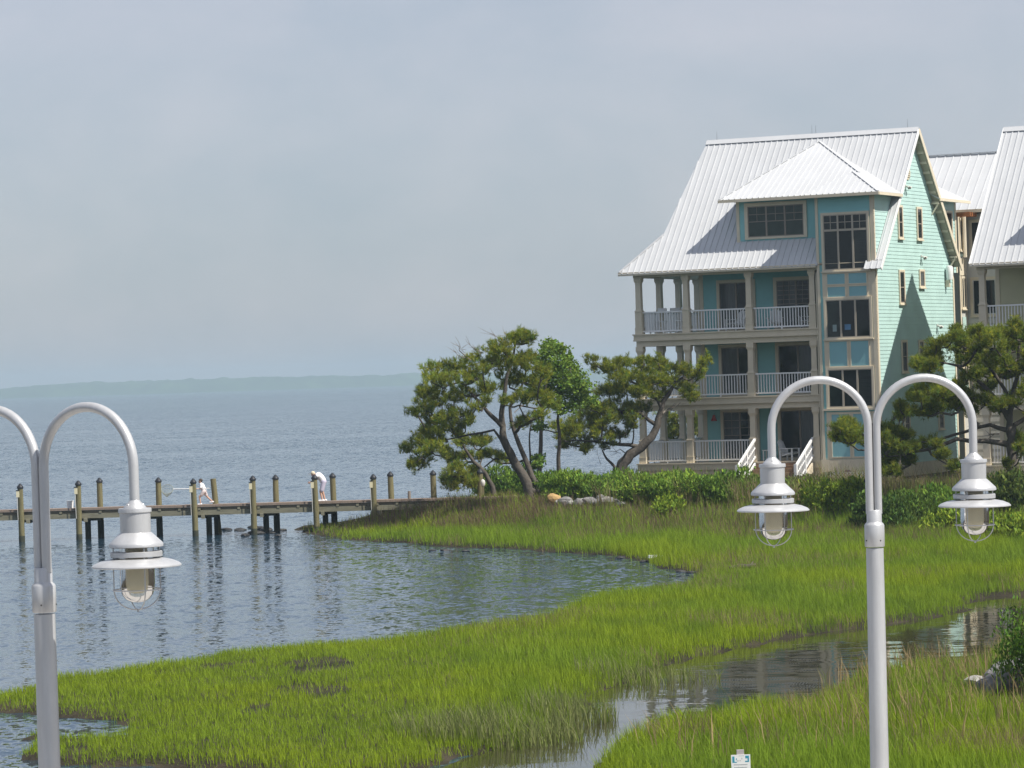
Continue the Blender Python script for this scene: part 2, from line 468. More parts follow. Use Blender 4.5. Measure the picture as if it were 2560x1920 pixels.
# ------------------------------------------------------------------ water
def water_material(name, base, ripple, swell, slick, rough=0.05, chop=1.0):
    m = bpy.data.materials.new(name); m.use_nodes = True
    nt = m.node_tree; b = nt.nodes['Principled BSDF']
    b.inputs['Base Color'].default_value = (*base, 1)
    b.inputs['Roughness'].default_value = rough
    b.inputs['IOR'].default_value = 1.333
    tc = nt.nodes.new('ShaderNodeTexCoord')
    def noise(scale, sx, sy, det, rough=0.55):
        mp = nt.nodes.new('ShaderNodeMapping'); mp.inputs['Scale'].default_value = (sx, sy, 1)
        n = nt.nodes.new('ShaderNodeTexNoise'); n.inputs['Scale'].default_value = scale
        n.inputs['Detail'].default_value = det; n.inputs['Roughness'].default_value = rough
        nt.links.new(tc.outputs['Object'], mp.inputs['Vector']); nt.links.new(mp.outputs['Vector'], n.inputs['Vector'])
        return n.outputs['Color']
    fine = noise(1.0, ripple[0], ripple[1], 2, 0.55)
    big = noise(1.0, swell[0], swell[1], 2)
    patch = noise(1.0, slick[0], slick[1], 3)
    mr = nt.nodes.new('ShaderNodeMapRange')
    mr.inputs[1].default_value = 0.40; mr.inputs[2].default_value = 0.60
    mr.inputs[3].default_value = slick[2]; mr.inputs[4].default_value = 1.0
    nt.links.new(patch, mr.inputs[0])
    # tilt the surface normal by the ripples (independent of the viewing distance)
    def tilt(sock, amp):
        c = nt.nodes.new('ShaderNodeVectorMath'); c.operation = 'SUBTRACT'; c.inputs[1].default_value = (0.5, 0.5, 0.5)
        nt.links.new(sock, c.inputs[0])
        d = nt.nodes.new('ShaderNodeVectorMath'); d.operation = 'MULTIPLY'; d.inputs[1].default_value = (amp, amp, 0.0)
        nt.links.new(c.outputs[0], d.inputs[0]); return d.outputs[0]
    t1, t2 = tilt(fine, ripple[2]), tilt(big, swell[2])
    ad = nt.nodes.new('ShaderNodeVectorMath'); ad.operation = 'ADD'
    nt.links.new(t1, ad.inputs[0]); nt.links.new(t2, ad.inputs[1])
    # open water beyond the sheltered cove is choppier
    sp = nt.nodes.new('ShaderNodeSeparateXYZ'); nt.links.new(tc.outputs['Object'], sp.inputs[0])
    ch = nt.nodes.new('ShaderNodeMapRange'); ch.inputs[1].default_value = 150.0; ch.inputs[2].default_value = 320.0
    ch.inputs[3].default_value = 1.0; ch.inputs[4].default_value = chop
    nt.links.new(sp.outputs[1], ch.inputs[0])
    mu = nt.nodes.new('ShaderNodeMath'); mu.operation = 'MULTIPLY'
    nt.links.new(mr.outputs[0], mu.inputs[0]); nt.links.new(ch.outputs[0], mu.inputs[1])
    sc = nt.nodes.new('ShaderNodeVectorMath'); sc.operation = 'SCALE'
    nt.links.new(ad.outputs[0], sc.inputs[0]); nt.links.new(mu.outputs[0], sc.inputs['Scale'])
    up = nt.nodes.new('ShaderNodeVectorMath'); up.operation = 'ADD'; up.inputs[1].default_value = (0, 0, 1)
    nt.links.new(sc.outputs[0], up.inputs[0])
    nm = nt.nodes.new('ShaderNodeVectorMath'); nm.operation = 'NORMALIZE'
    nt.links.new(up.outputs[0], nm.inputs[0]); nt.links.new(nm.outputs[0], b.inputs['Normal'])
    return m
wm = water_material('bay_water', (0.020, 0.048, 0.078), (5.6, 3.4, 0.80), (1.5, 0.8, 0.38), (0.011, 0.055, 0.34), 0.05, 4.0)
ob = MB().add([(-3000,-300,0),(3000,-300,0),(3000,6500,0),(-3000,6500,0)], [(0,1,2,3)]).build('water', wm)
tag(ob, 'rippled blue bay water reaching to the far shore', kind='structure')
cm = water_material('creek_water', (0.040, 0.038, 0.020), (1.6, 5.0, 0.060), (0.5, 1.4, 0.04), (0.05, 0.12, 0.35), 0.02)
creek_poly = []
for (x, y) in [(860,1700),(1000,1640),(1150,1585),(1220,1535),(1300,1470),(1420,1430),(1600,1380),(1800,1345),(2000,1325),(2075,1290),(2230,1270)]:
    p = og(x, y); creek_poly.append((p.x, p.y, 0.006))
creek_poly += [(30, 99, 0.006), (30, 90, 0.006)]
for (x, y) in [(2230,1400),(2140,1440),(1900,1480),(1740,1540),(1500,1580),(1430,1600),(1380,1650),(1380,1740)]:
    p = og(x, y); creek_poly.append((p.x, p.y, 0.006))
creek_poly += [(3.0, 44, 0.006), (-3.0, 44, 0.006), (-2.0, 52, 0.006)]
ob = MB().add(creek_poly[::-1], [tuple(range(len(creek_poly)))]).build('creek_water', cm)
ob.data.update()
tag(ob, 'still brown creek winding through the marsh', kind='structure')

# promenade under the lamp posts (below the picture)
ob = MB().box(-14, 14, 12, 27, 0.6, 1.62).build('promenade', CONCRETE)
tag(ob, 'concrete promenade that the lamp posts stand on', kind='structure')

# ------------------------------------------------------------------ far shore and haze
def far_shore():
    nx, ny = 700, 14
    xs = np.linspace(-2200, 2200, nx); ys = np.linspace(0, 380, ny)
    X, T = np.meshgrid(xs, ys)
    off = 60*np.sin(xs*0.004+1.0)+140*fbm(xs*0.006, xs*0, 41)
    Yv = 5900 + off[None, :]*1.4 + T
    H = 12 + 14*fbm(X*0.011, T*0.012, 42) + 8*vnoise(X*0.045, T*0.05, 43) + 4*vnoise(X*0.12, T*0.1, 47) - 3
    H = H * sstep(0, 70, T + 30*fbm(X*0.02, X*0, 44)-20)
    H = H * (0.62+0.38*fbm(X*0.004, X*0+3, 45))
    H[0, :] = -0.5; H[1, :] = np.maximum(H[1, :]*0.1, 0.8)
    H[-1, :] = -0.5
    V = np.stack([X.ravel(), Yv.ravel(), H.ravel()], -1)
    i = np.arange(nx*ny).reshape(ny, nx)
    F = np.stack([i[:-1,:-1].ravel(), i[:-1,1:].ravel(), i[1:,1:].ravel(), i[1:,:-1].ravel()], -1)
    m = mat('far_woods', (0.05, 0.085, 0.03), 0.9, 0.1, noise=(0.03, 0.5))
    o = link('far_wooded_shore', np_mesh('far_wooded_shore', V, F, m))
    tag(o, 'low wooded far shore fading in the haze across the bay', 'shore', kind='stuff')
far_shore()

hz = bpy.data.materials.new('haze_air'); hz.use_nodes = True
hz.node_tree.nodes.clear()
_o = hz.node_tree.nodes.new('ShaderNodeOutputMaterial'); _p = hz.node_tree.nodes.new('ShaderNodeVolumePrincipled')
_p.inputs['Color'].default_value = (0.56, 0.73, 0.86, 1)
_p.inputs['Density'].default_value = 0.00023
_p.inputs['Anisotropy'].default_value = 0.0
hz.node_tree.links.new(_p.outputs[0], _o.inputs['Volume'])
ob = MB().box(-3100, 3100, -400, 6600, -2.5, 44).build('haze', hz)
tag(ob, 'pale summer haze over the whole bay', 'haze', kind='stuff')

# ------------------------------------------------------------------ houses
FLOORS = (2.05, 5.20, 8.35)
ZE, ZR, VR = 11.35, 17.83, 5.67            # eave, ridge height, ridge line
SL = (ZR - ZE) / (VR + 0.05)
SEAM_MESH = {}

def roof_face(parent, O, A, B, poly, spacing=0.305, thick=0.025, m=None, off=0.0, seam=0.034):
    """standing-seam panels: one object per panel between two seams; O origin, A along the eave, B up the slope"""
    O, A, B = Vector(O), Vector(A).normalized(), Vector(B).normalized()
    N = A.cross(B).normalized()
    a0, a1 = min(p[0] for p in poly), max(p[0] for p in poly)
    k = math.floor((a0-off)/spacing)
    while k*spacing+off < a1:
        s0, s1 = k*spacing+off, (k+1)*spacing+off; k += 1
        q = clip(clip(list(poly), lambda p: p[0]-s0), lambda p: s1-p[0])
        if len(q) < 3: continue
        area = sum(q[i][0]*q[(i+1) % len(q)][1]-q[(i+1) % len(q)][0]*q[i][1] for i in range(len(q)))
        if abs(area) < 0.01: continue
        if area < 0: q = q[::-1]
        mb = MB().prism([O+A*a+B*b+N*thick for a, b in q], thick)
        # the seam stands along the left edge
        eb = [b for a, b in q if abs(a-s0) < 1e-4]
        if len(eb) >= 2 and max(eb)-min(eb) > 0.08:
            b0, b1 = min(eb)+0.003, max(eb)-0.003
            P0, P1 = O+A*(s0+0.004)+B*b0+N*(thick+seam/2), O+A*(s0+0.004)+B*b1+N*(thick+seam/2)
            mb.bar(P0, P1, 0.05, seam, up=N)
        mb.build('roof_panel', m or ROOF, parent)

def clapboards(face, poly, m, parent=None, step=0.175, split=False, name='siding', proud=0.015):
    """lapped boards clipped to a wall polygon (s, t); split=True makes each board its own object"""
    t0, t1 = min(p[1] for p in poly), max(p[1] for p in poly)
    mb = MB(); k = 0
    while t0+k*step < t1-0.01:
        a, b = t0+k*step, min(t0+(k+1)*step, t1); k += 1
        q = clip(clip(list(poly), lambda p: p[1]-a), lambda p: b-p[1])
        if len(q) < 3: continue
        cur = MB() if split else mb
        s_mid = [p for p in q]
        P = [face.p(s, t, proud*(1-(t-a)/step)+0.004) for s, t in s_mid]
        n = len(P)
        Q = [face.p(s, t, 0.0) for s, t in s_mid]
        fs = [tuple(range(n))]
        for i in range(n): fs.append((i, n+i, n+(i+1) % n, (i+1) % n))
        cur.add(P+Q, fs)
        if split: cur.build('clapboard', m, parent)
    if not split: return mb.build(name, m, parent)

def window(parent, face, s0, s1, t0, t1, fw=0.11, cols=1, n0=0.0, trim=BEIGE, sash=FRAME_D, glass=GLASS, grid=None, sill=True, transom=None, name='window', half=False):
    """casing, sash, panes; grid=(columns, rows) of muntins in the upper part of every light"""
    root = MB()
    for (a, b, c, d) in ((s0-fw, s0, t0-fw*0.6, t1+fw), (s1, s1+fw, t0-fw*0.6, t1+fw), (s0, s1, t1, t1+fw), (s0, s1, t0-fw*0.6, t0)):
        face.box(root, a, b, c, d, n0, n0+0.06)
    r = root.build(name, trim, parent)
    w = (s1-s0)/cols; sw = 0.045
    if sill:
        sm = MB(); face.box(sm, s0-fw-0.04, s1+fw+0.04, t0-fw*0.6-0.06, t0-fw*0.6, n0, n0+0.10); sm.build('sill', trim, r)
    sm = MB()
    for c in range(cols):
        a, b = s0+c*w, s0+(c+1)*w
        top = t1
        if transom:
            tt = transom
            face.box(sm, a, b, tt-0.05, tt+0.05, n0, n0+0.05)
        face.box(sm, a, a+sw, t0, t1, n0, n0+0.045); face.box(sm, b-sw, b, t0, t1, n0, n0+0.045)
        face.box(sm, a+sw, b-sw, t0, t0+sw, n0, n0+0.045); face.box(sm, a+sw, b-sw, t1-sw, t1, n0, n0+0.045)
        if half:
            mid = (t0+t1)/2; face.box(sm, a+sw, b-sw, mid-0.025, mid+0.025, n0, n0+0.047)
        if grid:
            g0 = transom+0.05 if transom else (t0+t1)/2
            for k in range(1, grid[0]):
                x = a+sw+(b-a-2*sw)*k/grid[0]; face.box(sm, x-0.014, x+0.014, g0, t1-sw, n0, n0+0.036)
            for k in range(1, grid[1]):
                y = g0+(t1-sw-g0)*k/grid[1]; face.box(sm, a+sw, b-sw, y-0.014, y+0.014, n0, n0+0.034)
            if not transom and not half: face.box(sm, a+sw, b-sw, g0-0.018, g0+0.018, n0, n0+0.036)
    sm.build('sash', sash, r)
    for c in range(cols):
        a, b = s0+c*w+sw, s0+(c+1)*w-sw
        pm = MB(); face.box(pm, a, b, t0+sw, t1-sw, n0+0.006, n0+0.02)
        g = glass[c % len(glass)] if isinstance(glass, (list, tuple)) else glass
        if g is GLASS: g = random.choice(GLASSES)
        pm.build('pane', g, r)
    return r

def column_mesh(h, m, name='column'):
    mb = MB()
    prof = [(0.185,0),(0.185,0.30),(0.170,0.32),(0.170,1.10),(0.155,1.16),(0.138,1.24),(0.130,h-0.42),(0.138,h-0.34),(0.185,h-0.22),(0.185,h)]
    vs, fs = [], []
    for r, z in prof: vs += [(-r,-r,z),(r,-r,z),(r,r,z),(-r,r,z)]
    for i in range(len(prof)-1):
        for k in range(4): fs.append((i*4+k, i*4+(k+1) % 4, (i+1)*4+(k+1) % 4, (i+1)*4+k))
    fs += [(3,2,1,0), tuple(range(len(vs)-4, len(vs)))]
    mb.add(vs, fs)
    for z in (0.28, 1.09):
        mb.box(-0.195, 0.195, -0.195, 0.195, z, z+0.04)
    return mb.mesh(name, m)

BALUSTER = MB().box(-0.02, 0.02, -0.02, 0.02, 0, 0.86).mesh('baluster', WHITE)
def railing(parent, a, b, z, step=0.145):
    """a, b: (u, v) ends; straight railing with its balusters as sub-parts"""
    a, b = Vector((*a, z)), Vector((*b, z)); d = b-a; n = max(2, int(round(d.length/step)))
    mb = MB()
    up = Vector((0,0,1))
    mb.bar(a+up*1.05, b+up*1.05, 0.10, 0.07); mb.bar(a+up*0.13, b+up*0.13, 0.07, 0.07)
    mid = (a+b)/2; mb.box(mid.x-0.03, mid.x+0.03, mid.y-0.03, mid.y+0.03, z, z+0.095)
    r = mb.build('railing', WHITE, parent)
    ang = math.atan2(d.y, d.x)
    for k in range(1, n):
        o = link('baluster', BALUSTER, r, a+d*(k/n)+up*0.16); o.rotation_euler = (0,0,ang)
    return r

def build_house(name, label, loc, wall_m, panel_m, skirt=True, full=True, trim=BEIGE, front_m=None):
    front_m = front_m or wall_m
    H = thing(name, label, 'house', loc, -HOUSE_A)
    ur0 = 1.375 if skirt else 0.75           # left end of ridge
    ue0 = -1.10 if skirt else 0.75           # left end of eave
    ur1 = 12.45
    U = 12.05; BL, BR = 9.20, 12.05
    ub = 1.94 if skirt else 1.05             # left wall of the body
    cols = [-0.30, 2.20, 5.48, 8.73] if skirt else [1.15, 4.9, 8.73]
    pl = -0.55 if skirt else 0.80            # left edge of the porch decks
    VB = 11.30
    # ---- body walls (plain cores behind the boards)
    core = MB()
    core.box(ub, BL+0.3, 2.80, VB, 0.9, 11.4)
    core.box(BL+0.3, U, 0.25, VB, 0.9, 11.4)
    core.prism([(U, 0.02, 11.36), (U, VB, 11.36), (U, VR, ZR-0.12)], U-ub)
    w = core.build('wall', wall_m, H)
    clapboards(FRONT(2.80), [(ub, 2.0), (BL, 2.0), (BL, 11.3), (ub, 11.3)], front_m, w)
    # gable boards, one object each
    gp = [(0.03, 1.75), (VB, 1.75), (VB, 11.30), (VR, ZR-0.12), (0.03, 11.36)]
    if full:
        clapboards(SIDE(U), gp, wall_m, w, split=True)
    clapboards(LEFTF(ub), [(2.8, 2.0), (VB, 2.0), (VB, 11.3), (2.8, 11.3)], wall_m, w)
    # ---- bay tower
    tb = MB().box(BL, BR-0.02, 0.02, 0.26, 0.9, 14.62).box(BL, BR-0.025, 0.26, 4.5, 11.2, 14.61)
    t = tb.build('bay_tower', wall_m, H)
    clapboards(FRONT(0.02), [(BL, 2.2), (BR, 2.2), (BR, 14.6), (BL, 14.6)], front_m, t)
    clapboards(SIDE(BR-0.02), [(0.0, 11.45), (2.9, 14.6), (0.0, 14.6)], wall_m, t)
    tr = MB(); f = FRONT(0.0)
    f.box(tr, BR-0.16, BR+0.03, 1.6, 14.55, -0.05, 0.035)
    f.box(tr, BL-0.05, BL+0.08, 1.6, 14.55, -0.05, 0.035)
    SIDE(BR).box(tr, -0.034, 0.13, 1.6, 14.5, -0.02, 0.030)
    # frame between the windows of the bay
    f.box(tr, 9.40, 11.90, 9.70, 10.94, 0.0, 0.02); f.box(tr, 9.40, 11.90, 6.42, 7.76, 0.0, 0.02)
    f.box(tr, BL+0.08, BR-0.16, 4.40, 4.50, -0.03, 0.12)
    f.box(tr, 9.40, 11.90, 2.12, 4.33, 0.0, 0.02); f.box(tr, 9.08, BR+0.02, 1.50, 2.10, -0.03, 0.04)
    tr.build_each('trim_board', trim, t)
    for (a, b, c, d) in ((9.66,10.54,10.38,10.86),(10.74,11.62,10.38,10.86),(9.66,10.54,9.78,10.24),(10.74,11.62,9.78,10.24),
                         (9.66,10.54,6.50,7.66),(10.74,11.62,6.50,7.66),(9.66,10.54,2.22,4.22),(10.74,11.62,2.22,4.22)):
        mb = MB(); f.box(mb, a, b, c, d, 0.02, 0.032); mb.build('panel', panel_m, t)
        rm = MB(); f.box(rm, a-0.05, b+0.05, c-0.05, c, 0.0, 0.05); f.box(rm, a-0.05, a, c, d, 0, 0.05); f.box(rm, b, b+0.05, c, d, 0, 0.05)
        f.box(rm, a-0.05, b+0.05, d, d+0.05, 0, 0.05); rm.build('panel_frame', trim, t)
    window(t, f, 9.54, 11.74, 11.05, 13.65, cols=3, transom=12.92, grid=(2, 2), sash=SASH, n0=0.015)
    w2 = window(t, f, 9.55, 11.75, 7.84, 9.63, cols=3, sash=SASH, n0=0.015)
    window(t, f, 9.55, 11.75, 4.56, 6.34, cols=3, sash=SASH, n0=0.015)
    if full:
        mb = MB(); f.box(mb, 9.86, 10.06, 8.14, 8.46, 0.036, 0.04); mb.build('notice', mat('pale_notice', (0.25, 0.33, 0.33), 0.6), w2)
        mb = MB(); f.box(mb, 10.46, 10.76, 8.20, 8.46, 0.036, 0.04); mb.build('notice', mat('blue_notice', (0.07, 0.17, 0.30), 0.6), w2)
    # ---- porch decks, beams, columns, railings
    for i, z in enumerate(FLOORS):
        mb = MB().box(pl, BL-0.06, 0.20, 2.79, z-0.26, z)
        if skirt: mb.box(pl, ub-0.03, 2.79, 9.2, z-0.26, z)
        dk = mb.build('porch_deck', trim, H)
        fb = MB().box(pl+0.10, BL-0.07, 0.30, 0.60, z-0.60, z-0.262)
        if skirt: fb.box(pl+0.10, pl+0.40, 0.602, 9.1, z-0.60, z-0.262)
        fb.build('beam', trim, dk)
        lip = MB().box(pl-0.04, BL-0.055, 0.14, 0.198, z-0.05, z+0.012); lip.build('deck_edge', trim, dk)
        lip = MB().box(pl-0.01, BL-0.055, 0.17, 0.199, z-0.34, z-0.262); lip.build('deck_edge', trim, dk)
        h = (3.15-0.60) if i < 2 else (11.18-8.35)
        cmesh = column_mesh(h, trim)
        spots = [(u, 0.45) for u in cols]
        if skirt: spots += [(-0.30, v) for v in (2.95, 5.35, 7.75)]
        for (u, v) in spots: link('column', cmesh, H, (u, v, z))
        for a, b in zip(cols[:-1], cols[1:]):
            if i == 0 and b > 8: continue
            railing(H, (a+0.18, 0.45), (b-0.18, 0.45), z)
        if skirt:
            for a, b in ((0.45, 2.95), (2.95, 5.35), (5.35, 7.75)): railing(H, (-0.30, a+0.18), (-0.30, b-0.18), z)
    sk = MB().box(pl+0.08, BL-0.02, 0.28, 0.40, 1.18, 1.785); sk.build('skirt_board', trim, H)
    eb = MB().box(cols[0]-0.22, BL-0.06, 0.28, 0.62, 11.10, 11.36)
    if skirt: eb.box(cols[0]-0.22, cols[0]+0.12, 0.62, 9.0, 11.10, 11.36)
    eb.build('eave_beam', trim, H)
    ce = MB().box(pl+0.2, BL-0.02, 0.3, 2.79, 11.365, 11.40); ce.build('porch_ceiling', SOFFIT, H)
    # corner boards of the recessed wall, doors
    fw = FRONT(2.80)
    cb = MB(); fw.box(cb, ub-0.03, ub+0.17, 2.05, 11.3, 0.0, 0.045); cb.build('corner_board', trim, H)
    for i, z in enumerate(FLOORS):
        gl = ([CURTAIN, GLASS], [CURTAIN, GLASS, GLASS], [CURTAIN, GLASS])[i]
        if skirt: window(H, fw, 2.98, 4.72, z+0.10, z+2.38, fw=0.15, cols=2, glass=gl, n0=0.03, sill=False, name='glass_door', grid=(2, 3) if i == 0 else None)
        window(H, fw, 5.98, 7.98, z+0.10, z+2.38, fw=0.17, cols=2, glass=[GLASS, CURTAIN] if i != 2 else [CURTAIN, GLASS], n0=0.03, sill=False, name='glass_door', grid=(3, 5) if i == 2 else None)
        if not skirt: window(H, fw, 3.05, 4.6, z+0.10, z+2.38, fw=0.17, cols=2, glass=GLASS, n0=0.03, sill=False, name='glass_door')
    # ---- main roof
    al = math.sqrt(1+SL*SL)
    def rs(v): return (v+0.05)*al                  # up-slope distance of depth v
    B = Vector((0, 1, SL)).normalized()
    und = MB()
    zt = lambda v: ZE+SL*(v+0.05)
    und.prism([(ue0, -0.05, ZE), (ur1-0.03, -0.05, ZE), (ur1-0.03, VR, ZR), (ur0, VR, ZR)] if not skirt else
              [(ue0, -0.05, ZE), (ur1-0.03, -0.05, ZE), (ur1-0.03, VR, ZR), (ur0, VR, ZR), (0.62, 1.55, zt(1.55))], 0.14)
    und.prism([(ur1-0.03, 2*VR+0.05, ZE), (ur0-0.3, 2*VR+0.05, ZE), (ur0, VR, ZR), (ur1-0.03, VR, ZR)], 0.14)
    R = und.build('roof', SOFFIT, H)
    if skirt:
        zj = zt(1.55)
        poly = [(ue0-0.06, rs(-0.12)), (ur1, rs(-0.12)), (ur1, rs(VR)), (ur0, rs(VR)), (0.62, rs(1.55))]
    else:
        poly = [(ue0, rs(-0.12)), (ur1, rs(-0.12)), (ur1, rs(VR)), (ur0, rs(VR))]
    # the bay tower stands through the roof: leave its footprint open
    left = clip(poly, lambda p: BL-p[0])
    roof_face(R, (0, -0.05, ZE+0.004), (1,0,0), B, left)
    right = clip(clip(poly, lambda p: p[0]-(BR+0.02)), lambda p: p[1]-rs(0.0))
    roof_face(R, (0, -0.05, ZE+0.004), (1,0,0), B, right)
    up = clip(clip(clip(poly, lambda p: p[0]-BL), lambda p: BR+0.02-p[0]), lambda p: p[1]-rs(2.5))
    roof_face(R, (0, -0.05, ZE+0.004), (1,0,0), B, up)
    low = [(11.62, rs(-0.36)), (ur1, rs(-0.36)), (ur1, rs(-0.02)), (11.62, rs(-0.02))]
    roof_face(R, (0, -0.05, ZE+0.004), (1,0,0), B, low, off=0.06)
    Bb = Vector((0, -1, SL)).normalized()
    pb = [(-ur1, 0.0), (-ur0, 0.0), (-ur0, rs(VR)), (-ur1, rs(VR))]
    roof_face(R, (0, 2*VR+0.05, ZE+0.004), (-1,0,0), Bb, pb, spacing=0.61)
    # ridge cap, rake boards, eave fascia
    zc = ZR+0.135
    mb = MB().prism([(ur0-0.02, VR-0.2, zc-0.2*SL), (ur1+0.01, VR-0.2, zc-0.2*SL), (ur1+0.01, VR, zc), (ur0-0.02, VR, zc)], 0.02)
    mb.prism([(ur1+0.01, VR+0.2, zc-0.2*SL), (ur0-0.02, VR+0.2, zc-0.2*SL), (ur0-0.02, VR, zc), (ur1+0.01, VR, zc)], 0.02)
    mb.build('ridge_cap', ROOF, R)
    mb = MB().bar((ue0-0.03, -0.10, ZE-0.06), (BL-0.07, -0.10, ZE-0.06), 0.05, 0.17); mb.build('fascia', trim, R)
    mb = MB().bar((ur1+0.02, -0.30, ZE-0.36), (ur1+0.02, VR, ZR-0.03), 0.04, 0.20, up=(0, -SL, 1)); mb.build('rake_board', WHITE, R)
    mb = MB().bar((ur1+0.02, 2*VR+0.20, ZE-0.20), (ur1+0.02, VR, ZR-0.03), 0.05, 0.24, up=(0, SL, 1)); mb.build('rake_board', trim, R)
    if not skirt:
        mb = MB().bar((ue0-0.02, -0.12, ZE-0.02), (ue0-0.02, VR, ZR+0.02), 0.03, 0.16, up=(0, -SL, 1)); mb.build('rake_board', WHITE, R)
    if skirt:
        # lean-to roof over the side porch
        p0, p1, p2 = Vector((ue0, -0.05, ZE)), Vector((0.62, 1.55, zj)), Vector((0.62+0.1, 8.6, zj))
        p3 = Vector((ue0, 9.4, ZE))
        mb = MB().prism([p0, p1, p2, p3], 0.10); sr = mb.build('side_porch_roof', ROOF, R)
        mb = MB().bar(p0+Vector((0,0,0.05)), p1+Vector((0,0,0.05)), 0.14, 0.06); mb.build('hip_cap', ROOF, R)
    if full:
        # rafter ends and brackets under the rear overhang
        for k in range(13):
            tt = 0.06+k*0.072
            v = VR+(VR+0.05)*tt; z = ZR-(ZR-ZE)*tt-0.23
            mb = MB().bar((U+0.02, v, z), (ur1-0.04, v, z), 0.07, 0.12); mb.build('rafter', trim, R)
        for (v, z) in ((8.35, 14.35), (10.75, 11.75)):
            mb = MB().bar((U+0.02, v, z), (ur1, v, z), 0.09, 0.09).bar((U+0.03, v, z-0.55), (ur1-0.05, v, z-0.06), 0.07, 0.07)
            mb.build('bracket', trim, R)
        for u in (1.9, 6.95, 7.15, 11.9):
            mb = MB().tube([(u, VR, ZR+0.08), (u, VR, ZR+0.55)], [0.008, 0.004], 6); mb.build('lightning_rod', DARKGAP, R)
    # ---- dormer with hipped roof running over the bay
    D = MB().box(4.72, BL-0.02, 1.06, 5.2, 12.1, 14.62).build('dormer', wall_m, H)
    fd = FRONT(1.06)
    clapboards(fd, [(4.72, 12.5), (BL-0.02, 12.5), (BL-0.02, 14.6), (4.72, 14.6)], front_m, D)
    mb = MB(); fd.box(mb, 4.70, 4.86, 12.4, 14.6, 0.0, 0.045); fd.box(mb, 8.74, 8.92, 12.4, 14.6, 0.0, 0.045); mb.build_each('corner_board', trim, D)
    window(D, fd, 5.30, 8.16, 12.82, 14.30, fw=0.17, cols=3, n0=0.022, grid=(2, 2), glass=GREENISH, sill=False)
    DR = MB()
    A0 = (7.42, 5.40, 17.50); EL, ER = (4.05, 0.5, 14.65), (12.5, -0.5, 14.6)
    BP, BQ, BLc = (10.6, 1.364, 15.685), (10.6, 2.28, 15.685), (8.78, 0.5, 14.65)
    VL, VRt = (4.05, 2.82, 14.65), (12.5, 2.82, 14.6)
    DR.prism([EL, BLc, BQ, A0], 0.05)
    DR.prism([(8.7, -0.5, 14.6), ER, BP], 0.05)
    DR.prism([ER, VRt, A0, BQ, BP], 0.05)
    DR.prism([BLc, (8.7, -0.5, 14.6), BP, BQ], 0.05)
    DR.prism([VL, EL, A0], 0.05)
    dr = DR.build('dormer_roof', ROOF, D)
    sD = 2.85/4.90; bD = Vector((0, 1, sD)).normalized(); lD = math.sqrt(1+sD*sD)
    roof_face(dr, (0, 0.5, 14.655), (1,0,0), bD, [(4.05, -0.02), (8.78, -0.02), (10.6, 1.78*lD), (7.42, 4.90*lD)])
    roof_face(dr, (0, -0.5, 14.605), (1,0,0), bD, [(8.7, -0.02), (12.5, -0.02), (10.6, 1.864*lD)])
    sR = 0.571; bR = Vector((-1, 0, sR)).normalized(); lR = math.sqrt(1+sR*sR)
    roof_face(dr, (12.5, 0, 14.605), (0,1,0), bR, [(-0.5, -0.02), (2.82, -0.02), (5.40, 5.08*lR), (2.28, 1.9*lR), (1.364, 1.9*lR)], seam=0.006)
    up5 = Vector((0, 0, 0.055))
    for a, b in ((EL, A0), (ER, BP), (BQ, A0)):
        mb = MB().bar(Vector(a)+up5, Vector(b)+up5, 0.12, 0.03); mb.build('hip_cap', ROOF, dr)
    mb = MB().bar(Vector((4.0, 0.46, 14.585)), Vector((8.72, 0.46, 14.585)), 0.05, 0.13).bar((8.68, -0.54, 14.535), (12.54, -0.54, 14.535), 0.05, 0.13)
    mb.bar((12.54, -0.50, 14.535), (12.54, 2.8, 14.535), 0.05, 0.13); mb.build_each('fascia', trim, dr)
    mb = MB().box(4.1, 8.7, 0.52, 1.05, 14.56, 14.60).box(8.75, 12.48, -0.48, 0.0, 14.50, 14.545); mb.build_each('soffit', trim, dr)
    return H

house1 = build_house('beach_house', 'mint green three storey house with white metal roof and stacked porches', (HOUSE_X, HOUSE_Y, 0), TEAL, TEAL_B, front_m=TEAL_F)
def hl(u, v, z=0.0): return (HOUSE_X+u*CA+v*SA, HOUSE_Y-u*SA+v*CA, z)
house2 = build_house('beach_house', 'olive cream house with white metal roof cut off by the photo edge', hl(12.42+4.65-0.75, -1.0, -0.35), CREAM, GREYSIDING, skirt=False, full=False)

